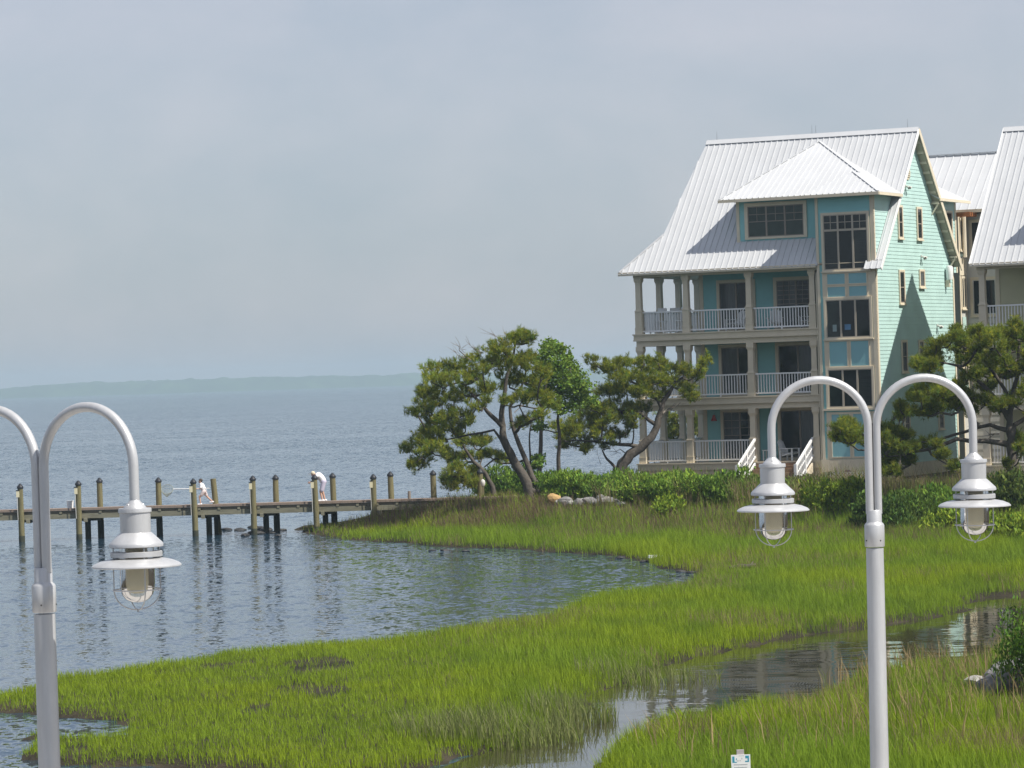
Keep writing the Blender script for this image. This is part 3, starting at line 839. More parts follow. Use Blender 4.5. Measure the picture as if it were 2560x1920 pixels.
def house_details(H):
    S = SIDE(12.05)
    for (a, b, c, d, g, hlf) in ((3.40,3.88,12.58,14.02,GLASS,True),(6.10,6.68,12.58,14.02,GLASS,True),(3.28,3.88,9.44,10.92,GLASS,True),(6.22,6.80,10.26,10.98,CURTAIN,False),
                            (3.32,3.94,6.16,7.56,GLASS,True),(5.82,6.36,6.90,7.56,CURTAIN,False),(8.30,8.85,6.90,7.56,GLASS,False),(3.4,4.0,2.9,4.4,GLASS,True),(8.4,9.0,3.3,4.4,GLASS,True)):
        window(H, S, a, b, c, d, fw=0.10, n0=0.022, glass=g, half=hlf)
    mb = MB(); S.box(mb, 11.16, 11.34, 1.7, 11.3, 0.0, 0.05); S.box(mb, 0.02, 0.18, 1.7, 11.2, 0.0, 0.05); S.box(mb, 0.0, 11.3, 1.1, 1.74, -0.02, 0.05); mb.build_each('corner_board', BEIGE, H)
    # round gable vent
    mb = MB()
    n = 20; c = S.p(4.95, 15.72, 0.05)
    ring = [c+Vector((0, 0.34*math.cos(2*math.pi*k/n), 0.34*math.sin(2*math.pi*k/n))) for k in range(n)]
    mb.prism(ring, 0.06); v = mb.build('gable_vent', BEIGE, H)
    for k in range(5):
        mb = MB(); zz = 15.72-0.2+k*0.1; S.box(mb, 4.72, 5.18, zz-0.025, zz+0.02, 0.05, 0.075); mb.build('louver', SOFFIT, v)
    # lattice below the bay and porch, stairs with rails
    lat = MB(); f = FRONT(0.33)
    def lattice(face, s0, s1, t0, t1):
        mb = MB(); st = 0.16; x = s0-(t1-t0)
        while x < s1:
            for sg in (1, -1):
                a, b = (x, t0), (x+(t1-t0), t1)
                if sg < 0: a, b = (x, t1), (x+(t1-t0), t0)
                q0, q1 = max(a[0], s0), min(b[0], s1)
                if q1-q0 > 0.03:
                    fa = (q0-a[0])/(b[0]-a[0]); fb = (q1-a[0])/(b[0]-a[0])
                    mb.bar(face.p(q0, a[1]+(b[1]-a[1])*fa, 0.01*sg), face.p(q1, a[1]+(b[1]-a[1])*fb, 0.01*sg), 0.008, 0.055, up=(0,0,1))
            x += st
        o = mb.build('lattice', WHITE, H); o['kind'] = 'stuff'
        bk = MB(); face.box(bk, s0, s1, t0, t1, -0.10, -0.08); bk.build('lattice_backing', DARKGAP, H)
    lattice(FRONT(0.30), 0.2, 4.6, 0.90, 1.17)
    lattice(FRONT(-0.14), 9.5, 11.9, 0.72, 1.49)
    fp = MB()
    for u in (-0.4, 2.2, 5.0): fp.box(u-0.25, u+0.25, 0.30, 0.5, 0.5, 1.178)
    fp.build_each('foundation_pier', BEIGE, H)
    st = None
    nst = 7; run = 0.30
    for k in range(nst):
        z = 2.03-(k+1)*0.165; v1 = 0.12-k*run
        mb = MB().box(5.72, 8.50, v1-run-0.02, v1, z-0.05, z)
        mb.build('stair_tread', DECKWOOD, H)
        mb = MB().box(5.74, 8.48, v1-0.03, v1-0.012, z+0.002, z+0.11); mb.build('stair_riser', DECKWOOD, H)
    for u in (5.62, 8.58):
        mb = MB().prism([(u+0.04, 0.12, 2.0), (u+0.04, 0.12, 1.55), (u+0.04, -2.05, 0.45), (u+0.04, -2.05, 0.86)][::-1], 0.08); mb.build('stringer', WHITE if u < 6 else BEIGE, H)
        r = MB().bar((u, 0.20, 3.12), (u, -2.05, 1.90), 0.10, 0.10, up=(0,0,1)).bar((u, 0.20, 2.30), (u, -2.05, 1.08), 0.07, 0.07)
        r.bar((u, 0.20, 2.72), (u, -2.05, 1.50), 0.05, 0.05)
        r.box(u-0.07, u+0.07, -2.20, -2.06, 0.75, 1.98); r.box(u-0.06, u+0.06, -0.98, -0.86, 1.2, 2.5)
        rr = r.build('stair_railing', WHITE, H)
        nb = 14
        for k in range(1, nb):
            t = k/nb; v = 0.20-2.25*t; zb = 2.30-1.22*t
            link('baluster', BALUSTER, rr, (u, v, zb)).scale = (0.9, 0.9, 0.84)
    # white hooded wall box near the rear corner
    mb = MB().lathe([(0.0, 0.34), (0.15, 0.30), (0.18, 0.20), (0.18, -0.10), (0.15, -0.36), (0.0, -0.38)], 14, (12.05+0.24, 10.1, 10.98))
    o = mb.build('vent_hood', WHITE, H, smooth=True)
    mb = MB().box(12.08, 12.30, 10.02, 10.16, 10.25, 10.60); mb.build('bracket', BEIGE, o)
    # flood lights
    for (v, z) in ((4.6, 15.05), (6.55, 11.7), (8.6, 8.33)):
        mb = MB().box(12.07, 12.11, v-0.06, v+0.06, z-0.05, z+0.08)
        fl = mb.build('flood_light', GREYSIDING, H)
        for s in (-1, 1):
            mb = MB().tube([(12.11, v, z), (12.22, v+s*0.08, z-0.02), (12.31, v+s*0.13, z-0.09)], [0.035, 0.05, 0.085], 10); mb.build('lamp_head', GREYSIDING, fl, smooth=True)
    # rear dormer wing seen past the gable
    rd = MB().box(5.5, 11.9, 8.9, 12.4, 11.0, 14.6).build('rear_dormer', TEAL, H)
    clapboards(SIDE(11.9), [(8.9, 11.0), (12.4, 11.0), (12.4, 14.6), (8.9, 14.6)], TEAL, rd)
    window(rd, SIDE(11.9), 10.9, 11.7, 12.7, 14.0, fw=0.09, n0=0.022)
    mb = MB(); SIDE(11.9).box(mb, 12.25, 12.43, 11.0, 14.6, 0.0, 0.045); mb.build('corner_board', BEIGE, rd)
    q = MB().prism([(12.5, 8.3, 14.6), (12.5, 12.95, 14.6), (10.6, 11.0, 15.75), (8.2, 6.2, 17.25)], 0.06)
    q.prism([(12.5, 12.95, 14.6), (5.0, 12.95, 14.6), (8.2, 6.2, 17.25), (10.6, 11.0, 15.75)], 0.06)
    rr = q.build('rear_dormer_roof', ROOF, rd)
    mb = MB().bar((12.52, 8.3, 14.53), (12.52, 12.97, 14.53), 0.05, 0.14); mb.build('fascia', BEIGE, rr)
    # down pipe between porch and bay
    mb = MB().tube([(9.02, 0.30, 11.0), (9.02, 0.22, 10.6), (9.02, 0.22, 1.2)], 0.05, 8); mb.build('down_pipe', BEIGE, H, smooth=True)
house_details(house1)

# small things on the house
red = thing('door_ornament', 'small red bell shaped ornament on the lowest porch wall', 'ornament', hl(2.5, 2.70, 4.02), -HOUSE_A)
MB().lathe([(0.01, 0.30), (0.06, 0.28), (0.09, 0.15), (0.15, 0.0), (0.0, 0.0)], 14).build('bell', RED, red, smooth=True)
MB().tube([(0, 0, 0.30), (0, 0.06, 0.36)], 0.012, 6).build('hook', DARKGAP, red)
wr = thing('wreath', 'dark purple flower wreath on the white lattice under the bay', 'wreath', hl(10.37, -0.02, 1.38), -HOUSE_A)
mb = MB()
for k in range(26):
    a = 2*math.pi*k/26; r_ = 0.15+0.03*random.random()
    mb.blob((r_*math.cos(a), -0.03+0.03*random.random(), r_*math.sin(a)), (0.07, 0.05, 0.07), 7, 5)
mb.build('petals', PURPLE, wr, smooth=True)
MB().tube([(0.15*math.cos(2*math.pi*k/16), 0.0, 0.15*math.sin(2*math.pi*k/16)) for k in range(17)], 0.03, 6).build('ring', BARK, wr)

def adirondack(label, loc, rz):
    t = thing('porch_chair', label, 'chair', loc, rz, 'chairs on the porches')
    MB().bar((-0.28, -0.30, 0.36), (-0.28, 0.28, 0.24), 0.04, 0.05).bar((0.28, -0.30, 0.36), (0.28, 0.28, 0.24), 0.04, 0.05).build('seat_frame', WHITE, t)
    for k in range(5):
        y = -0.28+k*0.13; z = 0.385-(k*0.13)*0.2
        MB().box(-0.28, 0.28, y, y+0.11, z, z+0.02).build('slat', WHITE, t)
    for k in range(5):
        x = -0.22+k*0.11; hgt = 1.02-abs(k-2)*0.05
        MB().bar((x, 0.27, 0.28), (x, 0.55, hgt), 0.09, 0.02, up=(0,1,0)).build('back_slat', WHITE, t)
    for s in (-1, 1):
        MB().box(s*0.36-0.06, s*0.36+0.06, -0.38, 0.42, 0.56, 0.585).build('armrest', WHITE, t)
        MB().box(s*0.33-0.02, s*0.33+0.02, -0.34, -0.26, 0.0, 0.558).build('leg', WHITE, t)
        MB().box(s*0.33-0.02, s*0.33+0.02, 0.32, 0.40, 0.0, 0.558).build('leg', WHITE, t)
    return t
def dining_chair(label, loc, rz):
    t = thing('porch_chair', label, 'chair', loc, rz, 'chairs on the porches')
    MB().box(-0.24, 0.24, -0.24, 0.24, 0.60, 0.64).build('seat', WHITE, t)
    for sx in (-1, 1):
        for sy in (-1, 1):
            top = 1.22 if sy > 0 else 0.60
            MB().box(sx*0.22-0.02, sx*0.22+0.02, sy*0.22-0.02, sy*0.22+0.02, 0.0, top).build('leg', WHITE, t)
    MB().box(-0.24, 0.24, 0.20, 0.24, 1.10, 1.26).build('backrest', WHITE, t)
    MB().box(-0.20, 0.20, -0.21, -0.19, 0.28, 0.32).build('stretcher', WHITE, t)
    return t
dining_chair('high white chair behind the top porch rail beside the corner column', hl(0.35, 1.5, 8.352), -HOUSE_A)
dining_chair('middle high white chair behind the left rail of the top porch', hl(0.95, 1.9, 8.352), -HOUSE_A+0.4)
dining_chair('high white chair behind the top porch rail beside the second column', hl(1.55, 1.4, 8.352), -HOUSE_A-0.3)
adirondack('low white slatted chair outside the right glass door of the top porch', hl(6.3, 1.6, 8.352), -HOUSE_A+0.3)
adirondack('low white slatted chair outside the left glass door of the top porch', hl(4.2, 1.7, 8.352), -HOUSE_A-0.4)
adirondack('low white slatted chair on the top porch nearest the bay tower', hl(8.1, 1.6, 8.352), -HOUSE_A-0.5)
adirondack('low white slatted chair on the lowest porch behind the top of the stairs', hl(6.9, 1.5, 2.052), -HOUSE_A+1.4)
tb = thing('porch_table', 'small white side table on the lowest porch by the stair head', 'table', hl(5.95, 1.1, 2.052), -HOUSE_A)
MB().box(-0.24, 0.24, -0.24, 0.24, 0.50, 0.54).build('table_top', WHITE, tb)
for sx in (-1, 1):
    for sy in (-1, 1): MB().box(sx*0.19-0.025, sx*0.19+0.025, sy*0.19-0.025, sy*0.19+0.025, 0, 0.50).build('leg', WHITE, tb)

# ---- the house behind, between the two
def back_house():
    H = thing('back_house', 'beige house with white metal roof seen between the two nearer houses', 'house', hl(0, 0, 0), -HOUSE_A)
    w = MB().box(6.0, 11.75, 13.2, 20.5, 0.5, 14.0).box(11.75, 20.0, 14.3, 20.4, 0.5, 14.0).build('wall', GREYSIDING, H)
    clapboards(FRONT(14.3), [(11.75, 1.0), (15.5, 1.0), (15.5, 14.0), (11.75, 14.0)], GREYSIDING, w, step=0.35)
    S = SIDE(11.75)
    tr = MB()
    for (z0, z1) in ((10.9, 11.75), (7.2, 7.75), (4.0, 4.6)): S.box(tr, 13.16, 14.29, z0, z1, 0.0, 0.05)
    for s in (13.16, 14.10): S.box(tr, s, s+0.16, 1.0, 13.9, 0.0, 0.04)
    tr.build_each('trim_board', BEIGE, H)
    for z in (9.25, 5.95, 12.2):
        window(H, S, 13.42, 14.02, z, z+1.5, fw=0.10, cols=2, n0=0.02, sash=BEIGE)
    for z in (8.0, 11.85, 4.7):
        mb = MB(); S.box(mb, 13.45, 14.0, z, z+0.80, 0.02, 0.035); mb.build('panel', mat('pale_mint_panel', (0.45, 0.60, 0.55), 0.6), H)
    f = FRONT(14.3)
    for z in (8.9, 5.6):
        window(H, f, 12.1, 13.3, z, z+1.75, fw=0.14, cols=2, n0=0.02, sash=GREYSIDING)
    window(H, f, 13.6, 14.3, 8.9, 10.65, fw=0.12, cols=1, n0=0.02, sash=GREYSIDING)
    window(H, f, 12.1, 12.6, 11.9, 13.6, fw=0.12, n0=0.02, sash=BEIGE)
    tr = MB(); f.box(tr, 11.77, 15.0, 7.2, 7.75, 0.0, 0.25); f.box(tr, 11.77, 15.0, 8.45, 8.70, 0.0, 0.06); tr.build_each('band', GREYSIDING, H)
    mb = MB().tube([(11.95, 13.6, 11.8), (11.95, 13.6, 14.0)], 0.11, 8); mb.build('post', BEIGE, H)
    # stained pergola beams under the eave
    for k in range(4):
        mb = MB().bar((10.8, 13.0+k*0.33, 13.95), (12.5, 13.0+k*0.33, 13.95), 0.07, 0.22); mb.build('pergola_beam', ORANGEWOOD, H)
    und = MB().prism([(6.0, 13.7, 14.20), (22.0, 13.7, 14.20), (22.0, 17.2, 17.20), (6.0, 17.2, 17.20)], 0.12)
    und.prism([(22.0, 20.7, 14.20), (6.0, 20.7, 14.20), (6.0, 17.2, 17.20), (22.0, 17.2, 17.20)], 0.12)
    R = und.build('roof', SOFFIT, H)
    s = 3.0/3.5; b = Vector((0, 1, s)).normalized(); l = math.sqrt(1+s*s)
    roof_face(R, (0, 13.7, 14.205), (1,0,0), b, [(6.0, -0.05), (20.0, -0.05), (20.0, 3.5*l), (6.0, 3.5*l)], spacing=0.45)
    mb = MB().bar((6.0, 17.2, 17.27), (22.0, 17.2, 17.27), 0.3, 0.03); mb.build('ridge_cap', ROOF, R)
    mb = MB().bar((6.0, 13.62, 14.13), (22.0, 13.62, 14.13), 0.05, 0.16); mb.build('fascia', BEIGE, R)
back_house()

# ------------------------------------------------------------------ pier
PY = 149.21
def build_pier():
    P = thing('pier', 'low timber pier with capped piles crossing the water to the point', 'pier', (0, PY, 0))
    x0, x1 = -34.0, 1.2
    def zd(x): return 1.34+(x+19)*(-0.0045)
    # deck boards: joined, too thin to tell apart from here
    mb = MB(); x = x0
    while x < x1:
        mb.box(x, x+0.138, 0.12, 2.15, zd(x)-0.045, zd(x)+random.uniform(-0.004, 0.004)); x += 0.145
    d = mb.build('deck_boards', PIERDECK, P); d['kind'] = 'stuff'
    for y in (0.16, 1.1, 2.05):
        mb = MB().bar((x0, y, zd(x0)-0.30), (x1, y, zd(x1)-0.30), 0.10, 0.22); mb.build('stringer', PIERBEAM, P)
    mb = MB().bar((x0, 0.10, zd(x0)-0.005), (x1, 0.10, zd(x1)-0.005), 0.06, 0.10); mb.build('kerb_rail', PIERDECK, P)
    x = x0+0.4
    while x < x1:                                  # blocks between kerb and stringer
        mb = MB().box(x, x+0.12, 0.09, 0.20, zd(x)-0.19, zd(x)-0.056); mb.build('spacer_block', PIERBEAM, P); x += 0.86
    mb = MB().bar((x0, 0.30, zd(x0)-0.125), (x1, 0.30, zd(x1)-0.125), 0.02, 0.12); mb.build('pale_edge_board', mat('pale_board', (0.42, 0.36, 0.27), 0.8, noise=(3, 0.2)), P)
    front = [-31.7, -29.1, -26.6, -24.03, -21.49, -18.98, -13.96, -11.39, -8.69, -6.16]
    back = [-28.5, -26.0, -23.4, -20.9, -18.32, -15.73, -13.19, -10.56, -8.02, -5.47, -3.60, -1.55]
    for x in front:
        top = zd(x)+1.02+random.uniform(-0.04, 0.05); ln = random.uniform(-0.05, 0.05)
        zb = -0.8 if x < -8 else -0.2
        mb = MB().tube([(x-ln*0.6, 0, zb), (x-ln*0.3, 0, 0.75), (x+ln*0.4, 0, top)], [0.135, 0.13, 0.118], 14)
        p = mb.build('pile', PILE, P, smooth=True)
        c = x+ln*0.4
        MB().lathe([(0.145, top-0.02), (0.145, top+0.05), (0.13, top+0.07), (0.05, top+0.17), (0.0, top+0.20)], 14, (c, 0, 0)).build('pile_cap', CAPBLACK, p, smooth=True)
        MB().tube([(x-ln*0.45, 0, -0.1), (x-ln*0.4, 0, 0.26)], 0.1375, 14).build('tide_mark', ALGAE, p, smooth=True)
        lx = c-0.085
        MB().box(lx-0.075, lx+0.055, -0.155, -0.11, top-0.40, top-0.12).build('lantern', mat('lantern_cream', (0.72, 0.66, 0.45), 0.5), p)
        MB().box(lx-0.085, lx+0.065, -0.165, -0.105, top-0.12, top-0.09).build('lantern_hood', CAPBLACK, p)
        MB().tube([(lx-0.05, -0.135, top-0.40), (lx-0.03, -0.135, zd(x)-0.4)], 0.016, 6).build('conduit', GREYSIDING, p)
    for i, x in enumerate(back):
        top = zd(x)+1.05+random.uniform(-0.05, 0.06)
        ln = random.uniform(-0.03, 0.03)
        if abs(x+13.19) < 0.01: ln = -0.12
        mb = MB().tube([(x-ln, 2.3, -0.8), (x, 2.3, 0.8), (x+ln, 2.3, top)], [0.14, 0.135, 0.125], 14)
        p = mb.build('pile', PILE, P, smooth=True)
        if abs(x+13.19) > 0.01:
            MB().lathe([(0.15, top-0.02), (0.15, top+0.05), (0.135, top+0.07), (0.05, top+0.17), (0.0, top+0.20)], 14, (x+ln, 2.3, 0)).build('pile_cap', CAPBLACK, p, smooth=True)
        xb = x-0.45
        if x < -6:
            MB().tube([(x, 2.295, -0.8), (x, 2.295, 0.75)], 0.142, 12).build('wet_pile', ALGAE, p, smooth=True)
    for x in (-26.2, -23.6, -21.0, -18.75, -13.45, -10.95, -8.35):
        q = MB().tube([(x, 1.2, -0.8), (x, 1.2, zd(x)-0.52)], 0.13, 12).build('short_pile', ALGAE, P, smooth=True)
    for x in (-31.7, -29.1, -26.4, -23.8, -21.2, -18.7, -16.2, -13.6, -11.05, -8.4, -5.9):
        MB().bar((x, -0.10, zd(x)-0.48), (x, 2.5, zd(x)-0.48), 0.14, 0.16).build('cross_beam', PIERBEAM, P)
        MB().bar((x-0.42, 1.2, zd(x)-0.50), (x+0.5, 1.2, zd(x)-0.50), 0.12, 0.12).build('cap_beam', PIERBEAM, P)
build_pier()
def pier_z(x): return 1.34+(x+19)*(-0.0045)

b = thing('bucket', 'white plastic bucket standing on the pier deck', 'bucket', (-19.40, PY+0.45, pier_z(-19.4)+0.004))
MB().lathe([(0.0, 0.0), (0.125, 0.0), (0.15, 0.33), (0.158, 0.33), (0.158, 0.36), (0.145, 0.36), (0.12, 0.02), (0.0, 0.02)], 20).build('pail', WHITE, b, smooth=True)
MB().tube([(0.155*math.cos(a), -0.02-0.03*math.sin(a), 0.33-0.06*math.sin(a)) for a in np.linspace(0, math.pi, 12)], 0.006, 5).build('bail_handle', GREYSIDING, b)

# ------------------------------------------------------------------ people (one continuous body, clothing as children)
def capsule(mb, a, b, ra, rb, n=12):
    a, b = Vector(a), Vector(b); d = (b-a); l = max(d.length, 1e-4); d = d/l
    pts, rad = [], []
    for k in range(5):
        t = math.pi/2*(1-k/4); pts.append(a-d*ra*math.sin(t)); rad.append(max(ra*math.cos(t), 0.002))
    for k in range(5):
        t = math.pi/2*(k/4); pts.append(b+d*rb*math.sin(t)); rad.append(max(rb*math.cos(t), 0.002))
    mb.tube(pts, rad, n)
def remesh(o, vox):
    m = o.modifiers.new('skin', 'REMESH'); m.mode = 'VOXEL'; m.voxel_size = vox; m.use_smooth_shade = True
    s = o.modifiers.new('soft', 'SMOOTH'); s.factor = 0.5; s.iterations = 3
    return o
def hand(mb, wrist, d, side, curl, r=0.008, scale=1.0):
    """palm, four unequal fingers and a thumb leaving the side of the palm"""
    d = Vector(d).normalized(); side = Vector(side).normalized(); nrm = d.cross(side).normalized()
    w = Vector(wrist); L_ = 0.09*scale
    for k in range(4):
        capsule(mb, w+side*(k-1.5)*0.006*scale, w+d*L_+side*(k-1.5)*0.021*scale, 0.012*scale, 0.011*scale, 8)
    for k, ln in enumerate((0.070, 0.080, 0.074, 0.058)):
        a = w+d*L_+side*(k-1.5)*0.022*scale; ln *= scale
        b_ = a+(d*math.cos(curl)+nrm*math.sin(curl))*ln*0.5; c_ = b_+(d*math.cos(2.2*curl)+nrm*math.sin(2.2*curl))*ln*0.5
        capsule(mb, a, b_, r*1.1*scale, r*scale, 8); capsule(mb, b_, c_, r*scale, r*0.85*scale, 8)
    a = w+d*0.03*scale-side*0.03*scale; b_ = a+(d*0.6-side*0.6+nrm*0.3).normalized()*0.04*scale
    capsule(mb, a, b_, 0.011*scale, 0.010*scale, 8); capsule(mb, b_, b_+(d+nrm*0.4).normalized()*0.03*scale, 0.010*scale, 0.008*scale, 8)

def head(mb, c, f, k=1.0):
    """skull, jaw, nose, brow, ears; f is the direction the face looks"""
    c = Vector(c); f = Vector(f).normalized(); s = f.cross(Vector((0,0,1))).normalized(); u = s.cross(f).normalized()
    mb.blob(c, (0.082*k, 0.082*k, 0.105*k), 14, 10)
    capsule(mb, c+f*0.025*k, c+f*0.045*k-u*0.065*k, 0.065*k, 0.042*k)
    capsule(mb, c+f*0.080*k+u*0.005*k, c+f*0.100*k-u*0.022*k, 0.010*k, 0.014*k, 8)
    for e in (-1, 1):
        capsule(mb, c+s*e*0.082*k+u*0.01*k, c+s*e*0.086*k-u*0.025*k, 0.016*k, 0.012*k, 8)
    capsule(mb, c+f*0.076*k-u*0.052*k-s*0.02*k, c+f*0.076*k-u*0.052*k+s*0.02*k, 0.011*k, 0.011*k, 8)

def adult(loc):
    P = thing('person', 'person in tan cap, white shirt and white shorts bent over a pier pile', 'person', loc)
    hipL, hipR = Vector((0.10, -0.10, 0.82)), Vector((0.10, 0.10, 0.82))
    chest = Vector((-0.12, 0, 1.13)); neck = Vector((-0.27, 0, 1.19)); hd = Vector((-0.36, 0, 1.22)); face = Vector((-0.80, -0.15, -0.55))
    b = MB()
    for s, hp in ((-1, hipL), (1, hipR)):
        kn = Vector((-0.01+s*0.04, s*0.11, 0.45)); an = Vector((0.07+s*0.05, s*0.12, 0.08))
        capsule(b, hp, kn, 0.085, 0.058); capsule(b, kn, an, 0.056, 0.036); capsule(b, an-Vector((0, 0, 0.03)), an+Vector((-0.15, 0, -0.045)), 0.038, 0.028)
        sh = Vector((-0.20, s*0.19, 1.13)); el = Vector((-0.33, s*0.20, 0.90)); wrp = Vector((-0.47, s*0.10-0.05, 0.86))
        capsule(b, sh, el, 0.048, 0.036); capsule(b, el, wrp, 0.036, 0.026)
        hand(b, wrp, (-0.9, -s*0.4, -0.1), (0, 0.3, 0.95), 0.6)
    capsule(b, Vector((0.08, 0, 0.86)), Vector((0.0, 0, 1.03)), 0.135, 0.13); capsule(b, Vector((0.0, 0, 1.02)), chest, 0.13, 0.15)
    capsule(b, chest, neck, 0.10, 0.055); capsule(b, neck, hd, 0.052, 0.05)
    head(b, hd, face)
    remesh(b.build('body', SKIN, P), 0.013)
    c = MB()
    capsule(c, Vector((0.06, 0, 0.92)), Vector((0.0, 0, 1.03)), 0.150, 0.148); capsule(c, Vector((0.0, 0, 1.03)), chest, 0.148, 0.165); capsule(c, chest, Vector((-0.20, 0, 1.17)), 0.15, 0.085)
    for s in (-1, 1):
        sh = Vector((-0.18, s*0.18, 1.13)); el = Vector((-0.29, s*0.20, 0.97)); capsule(c, chest+Vector((0, s*0.08, 0.01)), sh, 0.10, 0.075); capsule(c, sh, el, 0.073, 0.068)
    remesh(c.build('shirt', CLOTHW, P), 0.016)
    c = MB()
    for s, hp in ((-1, hipL), (1, hipR)): capsule(c, hp+Vector((0, -s*0.02, 0.04)), Vector((0.01, s*0.11, 0.50)), 0.115, 0.095)
    capsule(c, Vector((0.09, -0.04, 0.86)), Vector((0.09, 0.04, 0.86)), 0.14, 0.14)
    remesh(c.build('shorts', CLOTHL, P), 0.016)
    f = face.normalized(); u = Vector((-0.5, 0, 0.85))
    c = MB(); c.blob(hd+Vector((0.0, 0, 0.035)), (0.098, 0.096, 0.095), 14, 8)
    cap = remesh(c.build('cap', CAPTAN, P), 0.012)
    q = hd+Vector((-0.08, -0.01, 0.02))
    MB().prism([q+Vector((0.0, -0.075, 0.03)), q+Vector((-0.10, -0.065, -0.035)), q+Vector((-0.125, 0, -0.045)), q+Vector((-0.10, 0.065, -0.035)), q+Vector((0.0, 0.075, 0.03))][::-1], 0.012).build('cap_brim', CAPTAN, cap)
    for s in (-1, 1):
        an = Vector((0.07+s*0.05, s*0.12, 0.05)); c = MB(); capsule(c, an+Vector((0.05, 0, 0)), an+Vector((-0.15, 0, -0.005)), 0.052, 0.042); remesh(c.build('shoe', CLOTHW, P), 0.012)
def child(loc):
    P = thing('person', 'child in pale clothes striding along the pier with a landing net', 'person', loc)
    k = 0.66
    pel = Vector((0.0, 0, 0.60)); chest = Vector((-0.09, 0, 0.84)); neck = Vector((-0.13, 0, 0.93)); hd = Vector((-0.15, 0, 1.04)); face = Vector((-1, 0, 0.05))
    b = MB()
    legs = (((-0.02, -0.07, 0.57), (-0.20, -0.07, 0.36), (-0.16, -0.07, 0.06)), ((0.02, 0.07, 0.57), (0.13, 0.07, 0.34), (0.34, 0.07, 0.14)))
    for hp, kn, an in legs:
        capsule(b, hp, kn, 0.062, 0.045); capsule(b, kn, an, 0.043, 0.028)
        capsule(b, an, Vector(an)+Vector((-0.10, 0, -0.03)), 0.030, 0.024)
    for s, el, wrp in ((-1, (-0.14, -0.16, 0.70), (-0.26, -0.14, 0.72)), (1, (0.02, 0.16, 0.68), (0.04, 0.04, 0.72))):
        sh = Vector((-0.10, s*0.13, 0.87)); capsule(b, sh, el, 0.034, 0.026); capsule(b, el, wrp, 0.026, 0.019)
        hand(b, wrp, (-0.8, 0.1*s, 0.0), (0, 0, 1), 0.9, scale=0.72)
    capsule(b, pel, chest, 0.095, 0.105); capsule(b, chest, neck, 0.08, 0.042); capsule(b, neck, hd, 0.038, 0.038)
    head(b, hd, face, 0.86)
    remesh(b.build('body', SKIN, P), 0.011)
    c = MB(); capsule(c, pel+Vector((0, 0, 0.03)), chest, 0.112, 0.118); capsule(c, chest, neck, 0.105, 0.06)
    for s, el in ((-1, (-0.13, -0.155, 0.76)), (1, (-0.03, 0.155, 0.76))): capsule(c, Vector((-0.10, s*0.11, 0.87)), el, 0.06, 0.05)
    remesh(c.build('shirt', CLOTHW, P), 0.013)
    c = MB()
    for hp, kn, an in legs: capsule(c, hp, (Vector(hp)+Vector(kn))*0.5+Vector((0,0,-0.03)), 0.085, 0.075)
    capsule(c, pel-Vector((0, 0.04, 0.01)), pel+Vector((0, 0.04, -0.01)), 0.105, 0.105)
    remesh(c.build('shorts', CLOTHP, P), 0.013)
    c = MB(); c.blob(hd+Vector((0.02, 0, 0.03)), (0.086, 0.082, 0.088), 12, 8); remesh(c.build('hair', HAIR, P), 0.012)
    for hp, kn, an in legs:
        c = MB(); a_ = Vector(an); capsule(c, a_+Vector((0.03, 0, -0.02)), a_+Vector((-0.11, 0, -0.035)), 0.040, 0.032); remesh(c.build('shoe', CLOTHW, P), 0.011)
adult((-8.46, PY+0.95, pier_z(-8.5)+0.006))
child((-13.60, PY+0.95, pier_z(-13.6)+0.006))
nt_ = thing('landing_net', 'long handled landing net held level by the child on the pier', 'net', (-14.1, PY+0.86, pier_z(-14)+0.72))
MB().tube([(-0.85, 0, 0.02), (0.75, 0, 0.0)], 0.018, 8).build('handle', WHITE, nt_)
rim = [(-1.10+0.26*math.cos(a), 0.10*math.sin(a), 0.02+0.20*math.sin(a)) for a in np.linspace(0, 2*math.pi, 22)]
MB().tube(rim, 0.012, 6).build('hoop', NETM, nt_)
mb = MB()
apex = Vector((-1.12, 0.0, -0.32))
for k in range(0, 21):
    p = Vector(rim[k]); q = Vector(rim[(k+4) % 21])
    pts = [p.lerp(apex, t)+Vector((0.05*math.sin(math.pi*t)*(p.x+1.1)/0.26, 0.03*math.sin(math.pi*t), 0)) for t in (0, 0.3, 0.6, 1)]
    mb.tube(pts, 0.005, 4)
for t in (0.2, 0.4, 0.6, 0.8):
    mb.tube([Vector(p).lerp(apex, t) for p in rim], 0.005, 4)
o = mb.build('net_bag', NETM, nt_)

